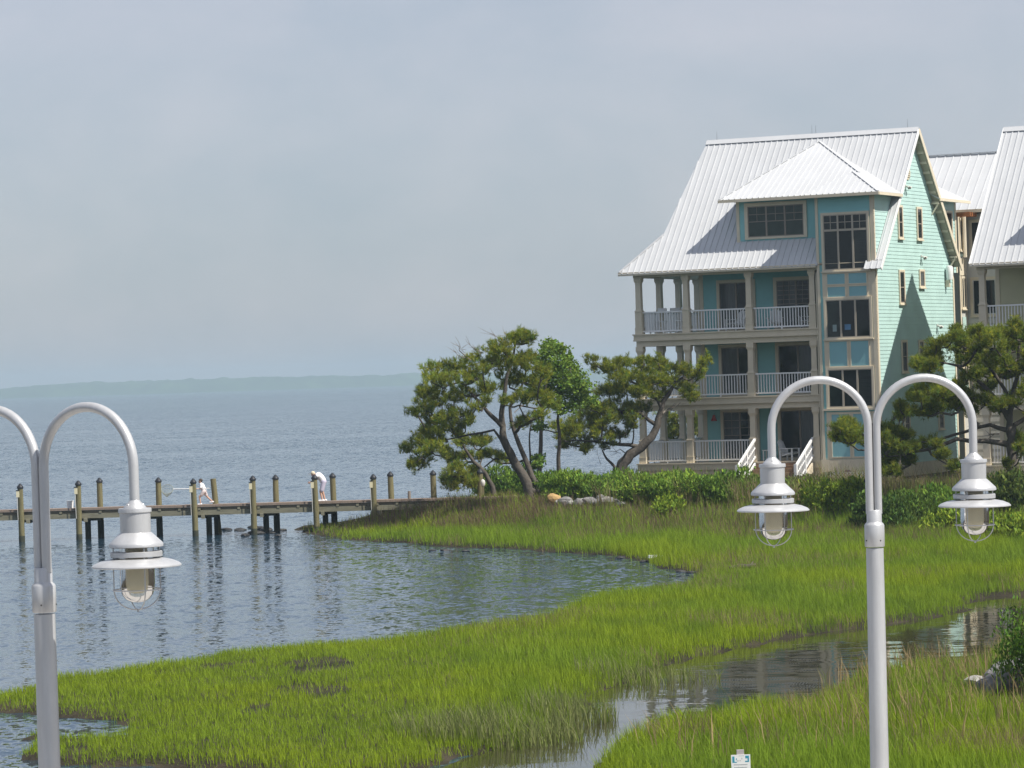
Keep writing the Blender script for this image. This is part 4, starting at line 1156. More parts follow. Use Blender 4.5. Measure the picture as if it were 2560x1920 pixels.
# ------------------------------------------------------------------ the two twin lamp posts
def lamp_post(label, neck_px, Y, rz, tilt, group='twin arm lamp posts'):
    nk = at(neck_px[0], neck_px[1], Y)
    base = 1.62
    T = thing('lamp_post', label, 'lamp post', (nk.x, nk.y, base), 0.0, group)
    T.rotation_euler = (0, tilt, rz)
    if tilt: T.location.x = nk.x-(nk.z-base)*math.sin(tilt)
    h = nk.z-base; u = 0.46/155.0                     # metres per sheet pixel of the fixture
    MB().lathe([(0.0, h-0.24), (0.056, h-0.24), (0.066, 0.12), (0.10, 0.10), (0.16, 0.03), (0.16, 0.0), (0.0, 0.0)][::-1], 32).build('pole', METAL, T, smooth=True)
    MB().lathe([(0.0, h-0.232), (0.060, h-0.232), (0.064, h-0.226), (0.064, h-0.095), (0.060, h-0.085), (0.050, h-0.075), (0.048, h-0.07), (0.048, h-0.002), (0.044, h+0.004), (0.0, h+0.004)], 32).build('collar', METAL, T, smooth=True)
    for k in range(4):
        a = 0.5+k*math.pi/2
        MB().blob((0.064*math.cos(a), 0.064*math.sin(a), h-0.19), (0.005, 0.005, 0.005), 6, 4).build('set_screw', DARKGAP, T)
    MB().box(-0.003, 0.003, -0.004, 0.004, h, h+0.56).build('weld_strip', DARKGAP, T)
    for s in (-1, 1):
        r0 = 0.0265; R_ = (0.648-r0)/2
        pts = [(s*r0, 0, h-0.02), (s*r0, 0, h+0.25), (s*r0, 0, h+0.50)]
        pts += [(s*(r0+R_-R_*math.cos(a)), 0, h+0.535+R_*math.sin(a)) for a in np.linspace(0.0, math.pi, 26)]
        pts += [(s*0.648, 0, h+0.345)]
        arm = MB().tube(pts, 0.0262, 18).build('arm', METAL, T, smooth=True)
        c = (s*0.648, 0, h+0.345)
        def P(lst): return [(r*u, -z*u) for r, z in lst]
        MB().lathe(P([(9, -4), (10, -2), (18, 6), (21, 10), (21, 12)]), 28, c).build('canopy', METAL, T, smooth=True)
        for e in range(3):
            a = e*2.1+0.4; MB().blob((c[0]+15*u*math.cos(a), 15*u*math.sin(a), c[2]-4*u), (0.007, 0.007, 0.006), 6, 4).build('bolt', METAL, T, smooth=True)
        fx = MB().lathe(P([(0, 10), (28.5, 10), (29, 12), (29, 17), (27, 18), (26.5, 53), (0, 53)]), 32, c).build('lamp_housing', METAL, T, smooth=True)
        MB().lathe(P([(26, 52), (28, 53), (46, 70), (47.5, 73), (47.5, 77), (45, 78), (25, 74)]), 36, c).build('upper_hood', METAL, fx, smooth=True)
        MB().lathe(P([(28, 85.5), (44, 85), (45.5, 86), (45.5, 94), (44, 95), (28, 94.5)]), 36, c).build('baffle_ring', METAL, fx, smooth=True)
        MB().lathe(P([(30, 97), (45, 97.5), (62, 101), (74, 106), (78, 109.5), (78.3, 111.5), (76, 112.5), (60, 110), (30, 107.5)]), 48, c).build('shade', METAL, fx, smooth=True)
        MB().lathe(P([(30.5, 78), (31, 100), (31, 140), (30, 150), (27, 160), (21, 168), (12, 173), (0.5, 174.5)]), 32, c).build('glass_globe', GLOBE, fx, smooth=True)
        MB().lathe(P([(0, 74), (23.5, 75), (23.5, 136), (22, 146), (17, 154), (9, 158), (0.3, 159)]), 24, c).build('bulb', FROST, fx, smooth=True)
        rods = MB()
        for e in range(4):
            a = math.pi/4*1.0+e*math.pi/2+0.25
            rr = 42*u
            rods.tube([(c[0]+rr*math.cos(a), rr*math.sin(a), c[2]-76*u), (c[0]+rr*math.cos(a), rr*math.sin(a), c[2]-100*u)], 0.0035, 6)
        rods.build_each('spacer_rod', METAL, fx)
        cage = MB(); rr = 42.5*u
        for e in range(4):
            a = math.pi/4*1.0+e*math.pi/2+0.25
            pts = [(c[0]+rr*math.cos(a), rr*math.sin(a), c[2]-z*u) for z in (106, 120, 140, 152)]
            pts += [(c[0]+rr*math.cos(t)*math.cos(a), rr*math.cos(t)*math.sin(a), c[2]-152*u-35*u*math.sin(t)) for t in np.linspace(0.15, math.pi/2, 8)]
            cage.tube(pts, 0.0032, 6)
        cage.tube([(c[0]+rr*math.cos(a), rr*math.sin(a), c[2]-152*u) for a in np.linspace(0, 2*math.pi, 33)], 0.0036, 6)
        cage.tube([(c[0], 0, c[2]-186*u), (c[0], 0, c[2]-191*u)], 0.006, 6)
        cage.build('wire_cage', METAL, fx, smooth=True)
    return T
lamp_post('grey twin arm lamp post standing in front of the mint green house', (1888*OK, 1103*OK), 22.03, 0.03, 0.010)
lamp_post('grey twin arm lamp post in front of the pier, one arm cut off', (93*OK, 1228*OK), 18.13, -0.60, 0.0)

# ------------------------------------------------------------------ trees
def survey4(x, y): return (960+x/2.765, 800+y/2.765)
def survey5(x, y): return (2040+x/4.254, 650+y/4.254)

def grow(trunks, pads, Y, depth, r0, seed, twig=0.012):
    """skeleton: given stems plus a branch to every foliage pad from the nearest stem node"""
    rng = np.random.default_rng(seed)
    nodes, par, fixr = [], [], []
    for t in trunks:
        last = None
        pts = t['pts']
        for k, (px, py) in enumerate(pts):
            f = k/(len(pts)-1)
            p = at(px, py, Y+t.get('dy0', 0)+(t.get('dy', 0)-t.get('dy0', 0))*f)
            if k == 0 and 'join' in t and nodes:
                d = [(n-p).length for n in nodes]; last = int(np.argmin(d)); continue
            if k == 0 and 'z' in t: p.z = t['z']
            if last is not None:
                m = (nodes[last]+p)/2+Vector(rng.normal(0, 0.025, 3))
                nodes.append(m); par.append(last); fixr.append(t['r'][0]+(t['r'][1]-t['r'][0])*(f-0.5/(len(pts)-1))); last = len(nodes)-1
            nodes.append(p); par.append(-1 if last is None else last); fixr.append(t['r'][0]+(t['r'][1]-t['r'][0])*f); last = len(nodes)-1
    nst = len(nodes)
    cents = []
    for (px, py, rx, ry) in pads:
        dy = rng.uniform(-1, 1)*depth
        cents.append((at(px, py, Y+dy), rx, ry, dy))
    ordr = sorted(range(len(cents)), key=lambda i: min((n-cents[i][0]).length for n in nodes[:nst]))
    for i in ordr:
        c = cents[i][0]-Vector((0, 0, 0.12))
        best, bd = 0, 1e9
        for k, n in enumerate(nodes):
            d = (n-c).length+(0.6*max(0, n.z-c.z+0.1))+(0.25 if k < nst*0.35 else 0)
            if d < bd: bd, best = d, k
        a = nodes[best]; L_ = (c-a).length; n = max(2, int(L_/0.35)); last = best
        sag = Vector((rng.normal(0, 0.12), rng.normal(0, 0.12), rng.uniform(-0.18, 0.02)))*min(L_, 1.5)
        for k in range(1, n+1):
            t = k/n; p = a.lerp(c, t)+sag*math.sin(math.pi*t)+Vector(rng.normal(0, 0.03, 3))
            nodes.append(p); par.append(last); fixr.append(None); last = len(nodes)-1
    cnt = [0]*len(nodes)
    for k in range(len(nodes)-1, -1, -1):
        cnt[k] += 1
        if par[k] >= 0: cnt[par[k]] += cnt[k]
    rad = [fixr[k] if fixr[k] is not None else twig+0.011*math.sqrt(cnt[k]) for k in range(len(nodes))]
    mb = MB()
    kids = [[] for _ in nodes]
    for k, p in enumerate(par):
        if p >= 0: kids[p].append(k)
    # chains of nodes become tubes
    def chain(start, frm):
        pts, rr = ([nodes[frm], nodes[start]], [min(rad[frm], rad[start]*1.3), rad[start]]) if frm is not None else ([nodes[start]], [rad[start]])
        k = start
        while kids[k]:
            nx = max(kids[k], key=lambda q: (fixr[q] is not None, cnt[q]))
            for q in kids[k]:
                if q != nx: stack.append((q, k))
            pts.append(nodes[nx]); rr.append(rad[nx]); k = nx
        if len(pts) > 1: mb.tube(pts, rr, 7 if max(rr) < 0.05 else 10)
    stack = [(k, None) for k in range(len(nodes)) if par[k] < 0]
    while stack: chain(*stack.pop())
    return mb, cents

def needle_crown(cents, Y, seed, shoots, base, var, nl=(0.13, 0.21), per=11):
    rng = np.random.default_rng(seed)
    Vs, Cs = [], []
    for (c, rx, ry, dy) in cents:
        sx, sz = rx*Y/CAM_F, ry*Y/CAM_F
        n = int(shoots*max(0.35, (sx*sz)/(0.62*0.36)))
        tone = base*(1+rng.normal(0, 0.10))
        # shoots sit in small sub-clumps, denser towards the upper skin of the pad
        nc = max(4, n//7)
        th = rng.uniform(0, 2*np.pi, nc); rr = np.sqrt(rng.uniform(0, 1, nc)); up = rng.uniform(-0.75, 1.0, nc)
        cc = np.stack([np.cos(th)*rr*sx, np.sin(th)*rr*sx*0.9, up*sz*np.sqrt(np.maximum(0.05, 1-rr**2*0.8))], -1)
        ci = rng.integers(0, nc, n)
        P = cc[ci]+rng.normal(0, 0.07, (n, 3))+np.array(c)
        out = cc[ci]/np.array([sx, sx, sz]); D = out*0.55+np.array([0, 0, 0.75])+rng.normal(0, 0.35, (n, 3))
        D /= np.linalg.norm(D, axis=1, keepdims=True)
        tn = np.clip(tone[None, :]*(1+rng.normal(0, var, (n, 1)))*(1+0.25*rng.normal(0, 1, (n, 1))*np.array([[1.0, 0.45, 0.0]])), 0.004, 1)
        for k in range(per):
            Rd = rng.normal(0, 1, (n, 3)); Rd /= np.linalg.norm(Rd, axis=1, keepdims=True)
            d = D*rng.uniform(0.5, 1.1, (n, 1))+Rd*0.75; d /= np.linalg.norm(d, axis=1, keepdims=True)
            l = rng.uniform(nl[0], nl[1], (n, 1)); off = D*rng.uniform(-0.06, 0.08, (n, 1))
            s = np.cross(d, rng.normal(0, 1, (n, 3))); s /= np.linalg.norm(s, axis=1, keepdims=True)
            w = rng.uniform(0.008, 0.014, (n, 1))
            a = P+off
            Vs.append(np.stack([a-s*w, a+s*w, a+d*l], 1)); Cs.append(np.repeat(tn[:, None, :], 3, 1))
    V = np.concatenate(Vs).reshape(-1, 3); Cc = np.concatenate(Cs).reshape(-1, 3)
    return V, Cc

def leaf_crown(cents, Y, seed, leaves, base, var, size=(0.10, 0.18), lift=-0.1, slim=1.0):
    rng = np.random.default_rng(seed)
    Vs, Cs = [], []
    for (c, rx, ry, dy) in cents:
        sx, sz = rx*Y/CAM_F, ry*Y/CAM_F
        n = int(leaves*max(0.3, (sx*sz)/(0.62*0.36)))
        nc = max(5, n//14)
        q = rng.normal(0, 1, (nc, 3)); q /= np.linalg.norm(q, axis=1, keepdims=True); q *= rng.uniform(0.25, 1.0, (nc, 1))**0.4
        cc = q*np.array([sx, sx, sz]); ci = rng.integers(0, nc, n)
        P = cc[ci]+rng.normal(0, 0.09, (n, 3))*np.array([1.2, 1.2, 0.8])+np.array(c)
        d = rng.normal(0, 1, (n, 3))+q[ci]*0.8+np.array([0, 0, lift]); d /= np.linalg.norm(d, axis=1, keepdims=True)
        s = np.cross(d, rng.normal(0, 1, (n, 3))+np.array([0, 0, 1.5])); s /= np.linalg.norm(s, axis=1, keepdims=True)
        l = rng.uniform(size[0], size[1], (n, 1)); w = l*rng.uniform(0.28, 0.45, (n, 1))*slim
        tn = np.clip(base[None, :]*(1+rng.normal(0, var, (n, 1)))*(1+0.18*rng.normal(0, 1, (n, 1))*np.array([[1, 0.4, 0]])), 0.003, 1)
        Vs.append(np.stack([P-d*l*0.5, P+s*w, P+d*l*0.5, P-s*w], 1)); Cs.append(np.repeat(tn[:, None, :], 4, 1))
    return np.concatenate(Vs).reshape(-1, 3), np.concatenate(Cs).reshape(-1, 3)

def tree(name, label, trunks, pads, Y, depth, seed, kind='pine', shoots=60, base=(0.230, 0.270, 0.036), var=0.22, twig=0.012, group=None, dead=None, fill=0.8):
    rp = np.random.default_rng(seed+9)
    pads = list(pads)+[(px+rp.uniform(-1, 1)*rx, py+rp.uniform(-0.9, 0.9)*ry, rx*rp.uniform(0.45, 0.8), ry*rp.uniform(0.5, 0.8)) for (px, py, rx, ry) in pads if rp.uniform() < fill]
    mb, cents = grow(trunks, pads, Y, depth, 0.1, seed, twig)
    T = thing(name, label, 'tree', (0, 0, 0), 0, group)
    root = at(*trunks[0]['pts'][0], Y)
    tr = mb.build('trunk', BARK, T, smooth=True, angle=80)
    base = np.array(base)
    if kind == 'pine': V, Cc = needle_crown(cents, Y, seed+1, shoots, base, var); F = np.arange(len(V)).reshape(-1, 3); m = NEEDLE
    else: V, Cc = leaf_crown(cents, Y, seed+1, shoots, base, var); F = np.arange(len(V)).reshape(-1, 4); m = LEAF
    link('crown', np_mesh('crown', V, F, m, Cc), T)
    if dead:
        rng = np.random.default_rng(seed+5)
        for (x0, y0, x1, y1, r) in dead:
            db = MB()
            a, b = at(x0, y0, Y), at(x1, y1, Y+rng.uniform(-0.6, 0.6))
            m1 = a.lerp(b, 0.5)+Vector(rng.normal(0, 0.08, 3)); db.tube([a, m1, b], [r, r*0.7, r*0.25], 6)
            for k in range(5):
                t = rng.uniform(0.35, 1); s = a.lerp(b, t); e = s+(b-a).normalized()*rng.uniform(0.15, 0.5)+Vector(rng.normal(0, 0.16, 3)); db.tube([s, (s+e)/2+Vector(rng.normal(0, 0.03, 3)), e], [r*0.4, r*0.3, r*0.12], 5)
            db.build('dead_branch', TWIG, T)
    return T
S4, S5 = survey4, survey5
def s4(*pts): return [S4(*p) for p in pts]
def p4(*pads): return [(*S4(x, y), rx/2.765, ry/2.765) for x, y, rx, ry in pads]
def p5(*pads): return [(*S5(x, y), rx/4.254, ry/4.254) for x, y, rx, ry in pads]
def p6(*pads): return [(*S5(x, y+1063.5), rx/4.254, ry/4.254) for x, y, rx, ry in pads]
def s6(*pts): return [S5(x, y+1063.5) for x, y in pts]

YT1 = 145.0
tree('pine_tree', 'wide leaning pine with forked trunk where the pier meets the land',
     [dict(pts=s4((1035,1310),(1000,1170),(960,1070),(890,960),(850,880),(820,780),(815,700),(818,600),(835,500),(850,380),(890,260)), r=(0.24, 0.05), z=0.15),
      dict(pts=s4((1050,1230),(1075,1180),(1020,1080),(985,980),(930,850),(880,700),(870,600),(940,480),(980,360)), r=(0.16, 0.035), join=1, dy=0.7),
      dict(pts=s4((820,740),(740,660),(690,600),(560,450),(470,400)), r=(0.11, 0.03), join=1, dy=-0.6),
      dict(pts=s4((850,900),(760,760),(600,790),(420,830)), r=(0.07, 0.025), join=1, dy=0.5),
      dict(pts=s4((880,950),(780,950),(690,1020)), r=(0.06, 0.025), join=1, dy=-0.4)],
     p4((950,150,90,55),(830,200,100,55),(720,230,80,50),(880,270,120,60),(980,300,90,60),(620,300,80,50),(500,320,90,45),(390,350,90,50),(320,400,70,45),(760,330,90,50),
        (640,390,100,55),(480,420,100,55),(330,480,90,50),(280,520,60,40),(880,400,100,60),(1020,420,100,60),(1110,370,70,50),(720,470,90,50),(560,510,100,50),(400,560,100,50),
        (280,590,70,40),(230,640,70,35),(1060,540,110,55),(930,560,80,45),(1140,580,70,50),(640,590,60,40),(520,650,80,50),(430,700,80,55),(340,690,70,45),(280,770,80,45),
        (380,800,80,50),(480,760,70,45),(250,850,80,45),(180,880,60,35),(330,890,90,45),(270,960,80,50),(230,1020,50,40),(430,920,60,40),(600,820,60,35),(700,830,60,30),
        (560,700,60,40),(1020,680,70,40),(950,720,50,30),(820,970,45,25),(740,930,50,28),(1000,120,50,30),(900,130,50,30)),
     YT1, 1.6, 21, shoots=185, fill=1.0,
     dead=[(*S4(600,280), *S4(520,180), 0.03), (*S4(560,260), *S4(480,210), 0.02), (*S4(680,230), *S4(590,170), 0.025), (*S4(860,170), *S4(760,100), 0.025), (*S4(880,150), *S4(830,90), 0.02), (*S4(900,640), *S4(1000,560), 0.02), (*S4(860,760), *S4(960,650), 0.02)])
tree('pine_tree', 'small crooked pine leaning left over the end of the pier',
     [dict(pts=s4((772,1235),(750,1150),(700,1060),(620,980),(560,890),(530,830)), r=(0.13, 0.04), z=0.8)],
     p4((480,1060,80,45),(570,1080,80,50),(500,1140,80,50),(600,1130,50,30),(640,930,50,30),(560,940,50,30),(480,960,50,35),(450,1110,50,40),(520,1000,60,35),(560,860,60,40),(620,1030,40,25)),
     152.0, 0.9, 31, shoots=190)
tree('broadleaf_tree', 'slender bright green leafy tree between the two pines',
     [dict(pts=s4((1070,1150),(1080,950),(1085,780),(1100,640),(1110,500),(1140,320)), r=(0.12, 0.03), z=0.9),
      dict(pts=s4((1195,1160),(1205,950),(1215,850),(1200,700),(1210,520),(1260,400)), r=(0.11, 0.03), z=0.9, dy0=1.0, dy=0.5),
      dict(pts=s4((1010,1130),(1012,950),(1005,820),(1020,700)), r=(0.06, 0.025), z=0.9)],
     p4((1160,200,90,50),(1100,255,60,50),(1200,280,100,60),(1290,320,70,50),(1130,360,100,70),(1250,400,100,60),(1360,400,70,60),(1330,470,90,60),(1200,480,100,60),(1400,470,60,50),
        (1300,560,90,55),(1400,560,60,45),(1070,470,80,60),(1230,620,60,40),(1080,720,40,35),(1130,170,60,30),(1180,560,60,40),(1040,1020,35,30),(1060,960,30,25)),
     157.0, 1.4, 41, kind='leaf', shoots=520, base=(0.150, 0.235, 0.034), var=0.25, twig=0.010)
tree('pine_tree', 'pine with thick trunk curving right against the porch corner',
     [dict(pts=s4((1605,1085),(1650,990),(1700,930),(1780,880),(1850,810),(1890,730),(1910,640),(1930,560),(1990,470),(2060,400)), r=(0.30, 0.06), z=0.9),
      dict(pts=s4((1770,885),(1620,860),(1450,840),(1330,830)), r=(0.10, 0.03), join=1, dy=-0.6),
      dict(pts=s4((1890,740),(1780,650),(1640,620),(1520,640)), r=(0.10, 0.03), join=1, dy=0.5),
      dict(pts=s4((1920,600),(1850,500),(1740,440),(1620,380)), r=(0.09, 0.03), join=1, dy=-0.4),
      dict(pts=s4((1620,1050),(1590,1010),(1540,960),(1510,900)), r=(0.09, 0.035), join=1, dy=-0.2)],
     p4((1500,330,60,60),(1580,330,90,50),(1660,300,60,55),(1790,310,90,50),(1890,330,90,50),(1990,350,80,50),(2070,340,60,50),(2130,390,60,40),(2180,380,45,50),(2221,280,35,60),
        (1640,400,90,50),(1760,390,100,50),(1880,420,100,50),(2000,440,80,45),(2110,500,70,45),(2130,545,40,30),(1560,490,80,45),(1680,500,90,50),(1800,500,90,50),(1900,520,70,45),
        (1500,510,50,35),(1520,600,90,50),(1640,590,90,50),(1440,640,90,45),(1380,690,90,50),(1250,740,80,50),(1330,770,90,50),(1460,740,80,50),(1560,690,90,50),(1660,660,80,50),
        (1780,600,70,45),(1230,800,60,40),(1280,850,70,40),(1400,830,80,45),(1500,800,80,50),(1620,790,70,40),(1720,680,60,40),(1700,730,50,30),(1560,870,60,30),(1400,890,40,25)),
     163.0, 1.3, 51, shoots=210, base=(0.230, 0.270, 0.032), dead=[(*S4(1925,645), *S4(2000,605), 0.05), (*S4(1680,930), *S4(1600,910), 0.03), (*S4(1500,1000), *S4(1470,900), 0.012)])
tree('pine_tree', 'dense spreading pine at the photo edge in front of the cream house',
     [dict(pts=s6((2125,1500),(2095,1300),(2085,1100),(2065,900),(2050,750),(2060,560),(2090,380),(2150,150),(2170,-250)), r=(0.24, 0.05), z=0.95),
      dict(pts=s6((2060,880),(1800,860),(1500,840),(1200,950),(950,1010),(760,1030)), r=(0.11, 0.03), join=1, dy=-0.8),
      dict(pts=s6((2050,760),(1850,690),(1600,760),(1300,850),(900,900)), r=(0.09, 0.03), join=1, dy=0.5),
      dict(pts=s6((2060,640),(1900,400),(1700,200),(1500,60),(1300,20)), r=(0.11, 0.03), join=1, dy=-0.5),
      dict(pts=s6((2080,470),(1900,150),(1750,-60),(1550,-150)), r=(0.08, 0.03), join=1, dy=0.6),
      dict(pts=s6((2050,800),(2110,690),(2250,590),(2400,540)), r=(0.12, 0.05), join=1, dy=0.3)],
     p5((1450,830,100,50),(1600,800,120,60),(1750,780,100,50),(1900,790,100,60),(2050,800,120,70),(2150,680,70,60),(2180,800,80,80),(1330,900,100,60),(1500,920,120,60),(1700,900,120,70),
        (1900,900,120,70),(2080,950,120,70),(1250,990,100,50),(1130,1100,100,45),(1075,1090,50,35),(1220,1160,100,45),(1330,1100,100,60),(1600,1020,120,60),(1800,1050,120,70),(2000,1080,120,60),
        (2150,1150,100,70),(1750,1180,120,60),(1920,1200,110,60),(1650,1260,100,60),(1500,1330,100,60),(1800,1350,110,60),(1250,1320,90,50),(1350,1400,100,50),(1150,1400,90,50),(1080,1450,80,50),
        (1200,1500,110,60),(1400,1480,100,60),(1600,1430,90,60),(1750,1480,90,50),(900,1560,55,40),(950,1620,80,50),(1100,1600,100,60),(1300,1600,110,60),(1500,1580,100,60),(1650,1600,80,50),
        (2330,760,120,80),(2420,950,130,90),(2330,1080,120,80),(2500,800,120,80),(2400,1250,120,80),(2550,1100,120,80))
     + p6((250,720,90,40),(350,680,90,45),(430,740,80,40),(230,820,60,40),(330,850,50,30),(480,850,60,40),(750,720,90,50),(850,790,100,50),(700,830,80,45),(950,800,80,50),(820,900,90,50),(720,960,80,45),
          (900,960,100,50),(1050,930,90,45),(750,1080,60,40),(1200,880,90,50),(850,1050,80,40),(1480,1130,60,40),(1350,1000,80,40),(2150,850,80,60),(2050,1120,60,40),(2190,960,60,60),(1950,520,100,60),
          (2100,450,100,60),(1800,430,90,50),(2180,330,80,70),(700,1150,80,50),(800,1180,80,50),(1000,1060,80,40),(2380,500,120,80),(2480,640,120,80)),
     131.0, 1.9, 61, shoots=260, fill=1.0, base=(0.200, 0.240, 0.032), dead=[(*S5(1900,1750), *S5(1700,1740), 0.03), (*S5(1950,1850), *S5(1830,1870), 0.03)])
tree('pine_tree', 'pine behind the house seen through the lowest side porch',
     [dict(pts=s4((2010,1010),(2000,900),(1990,760)), r=(0.2, 0.06), z=1.0)],
     p4((1960,690,60,40),(2010,660,70,40),(2080,680,60,40),(2130,700,60,50),(1980,740,60,40),(2040,760,70,40),(1960,800,60,40),(2030,800,50,30),(2180,690,60,50),(2160,770,50,40),(2100,640,50,30),(1940,640,40,30),(2170,640,50,40)),
     184.0, 1.0, 71, shoots=150)

# ------------------------------------------------------------------ grass and reeds
def blades(name, X, Y, Z, hgt, wid, cols, lean, seed, m=BLADE):
    """each blade a bent, tapering strip of three triangles"""
    rng = np.random.default_rng(seed); n = len(X)
    az = rng.uniform(0, 2*np.pi, n); s = np.stack([np.cos(az), np.sin(az), np.zeros(n)], -1)
    ld = np.stack([lean[0]+rng.normal(0, 0.30, n), lean[1]+rng.normal(0, 0.30, n), np.zeros(n)], -1)
    b = np.stack([X, Y, Z-0.03], -1); h = hgt[:, None]; w = wid[:, None]*0.5
    up = np.array([0, 0, 1.0])
    mid = b+up*h*0.55+ld*h*0.22
    tip = b+up*h*(1-0.10*np.linalg.norm(ld, axis=1, keepdims=True))+ld*h*0.75
    V = np.stack([b-s*w, b+s*w, mid+s*w*0.8, mid-s*w*0.8, tip], 1).reshape(-1, 3)
    k = np.arange(n)[:, None]*5
    F = np.concatenate([k+np.array([0,1,2]), k+np.array([0,2,3]), k+np.array([3,2,4])])
    return np_mesh(name, V, F, m, np.repeat(cols, 5, 0))

def scatter(y0, y1, dens, seed):
    rng = np.random.default_rng(seed)
    w0 = 0.185*y1+2.5
    n = int(dens*(y1-y0)*2*w0)
    X = rng.uniform(-w0, w0, n); Y = rng.uniform(y0, y1, n)
    k = np.abs(X) < 0.185*Y+2.5
    return X[k], Y[k], rng

GREEN = np.array([0.212, 0.315, 0.030]); LIME = np.array([0.262, 0.352, 0.024]); DARKG = np.array([0.150, 0.240, 0.026])
TAN = np.array([0.30, 0.235, 0.13]); BROWN = np.array([0.17, 0.115, 0.075]); DRY = np.array([0.21, 0.15, 0.10])
def mixc(a, b, t): return a*(1-t[:, None])+b*t[:, None]

def marsh():
    parts = []
    for (y0, y1, dens, seed) in ((44, 62, 400, 1), (62, 82, 330, 2), (82, 104, 250, 3), (104, 126, 190, 4), (126, 152, 140, 5)):
        X, Y, rng = scatter(y0, y1, dens, 100+seed)
        d = shore_distance(X, Y); up = upland(X, Y)
        z = terrain_z(X, Y, d)
        patch = fbm(X*0.22, Y*0.16, 61); fine = fbm(X*0.9, Y*0.6, 62); bare = fbm(X*0.45, Y*0.22, 63)
        left = sstep(2.0, -4.0, X)*sstep(95, 84, Y)                    # short salt meadow on the point
        right = sstep(2.5, 6.0, X)*sstep(84, 76, Y)*sstep(0, 1, X*0+1)  # ranker grass on the near bank
        keep = (z > -0.028) & (up < rng.uniform(0.40, 1.5, len(X)))
        keep &= ~((bare > 0.735+0.10*(1-left)) & (rng.uniform(0, 1, len(X)) < 0.85))
        keep &= d > -0.30
        keep &= ~((X > 1.0) & (X < 4.8) & (np.abs(Y-(142.2-0.9*(X-1.5)*0.62)) < 1.5))
        keep &= ((X-9.7)/1.3)**2+((Y-63.6)/2.6)**2 > 1.0
        keep &= rng.uniform(0, 1, len(X)) < 0.7+0.3*sstep(-0.01, 0.08, z)
        X, Y, z, d, up, patch, fine, left, right = [q[keep] for q in (X, Y, z, d, up, patch, fine, left, right)]
        n = len(X)
        edge = sstep(1.8, 0.2, d)
        h = (0.40+0.16*(patch-0.5)+0.22*(fine-0.5))*(1-0.42*left)*(1+0.10*right)*(1-0.10*edge)*0.80
        h = h*(1+0.45*sstep(100, 118, Y))*rng.uniform(0.50, 1.30, n)*(0.75+0.55*fbm(X*1.6, Y*1.1, 68))
        h = np.clip(h*(1-0.35*sstep(1.0, -2.0, X)*sstep(136, 142, Y)), 0.10, 1.1)
        c = mixc(np.repeat(GREEN[None], n, 0), LIME, np.clip(sstep(0.42, 0.66, patch)+0.5*left, 0, 1))
        c = mixc(c, DARKG, 0.75*sstep(0.50, 0.30, fine)*(1-0.6*left))
        dry = sstep(0.52, 0.72, fbm(X*0.35+7, Y*0.20, 66))*0.45*(1-left)
        dry = dry+0.45*sstep(0.30, 0.85, up)+0.28*right*sstep(0.45, 0.7, fbm(X*0.6, Y*0.5, 67))
        isdry = rng.uniform(0, 1, n) < dry*0.75
        c[isdry] = mixc(np.repeat(TAN[None], isdry.sum(), 0), DRY, rng.uniform(0, 1, isdry.sum()))
        c = c*rng.uniform(0.70, 1.28, (n, 1))
        wd = rng.uniform(0.008, 0.014, n)*(1+0.5*sstep(90, 140, Y))
        me = blades('marsh_grass', X, Y, z, h, wd, c, (-0.10, 0.02), 200+seed)
        parts.append(me)
    names = ('bright marsh grass on the nearest creek banks', 'short bright salt grass on the near point', 'marsh grass between the creek and the cove', 'marsh grass at the head of the cove', 'marsh grass below the trees and bushes')
    for me, lb in zip(parts, names):
        o = link('marsh_grass', me); tag(o, lb, 'grass', kind='stuff')
marsh()

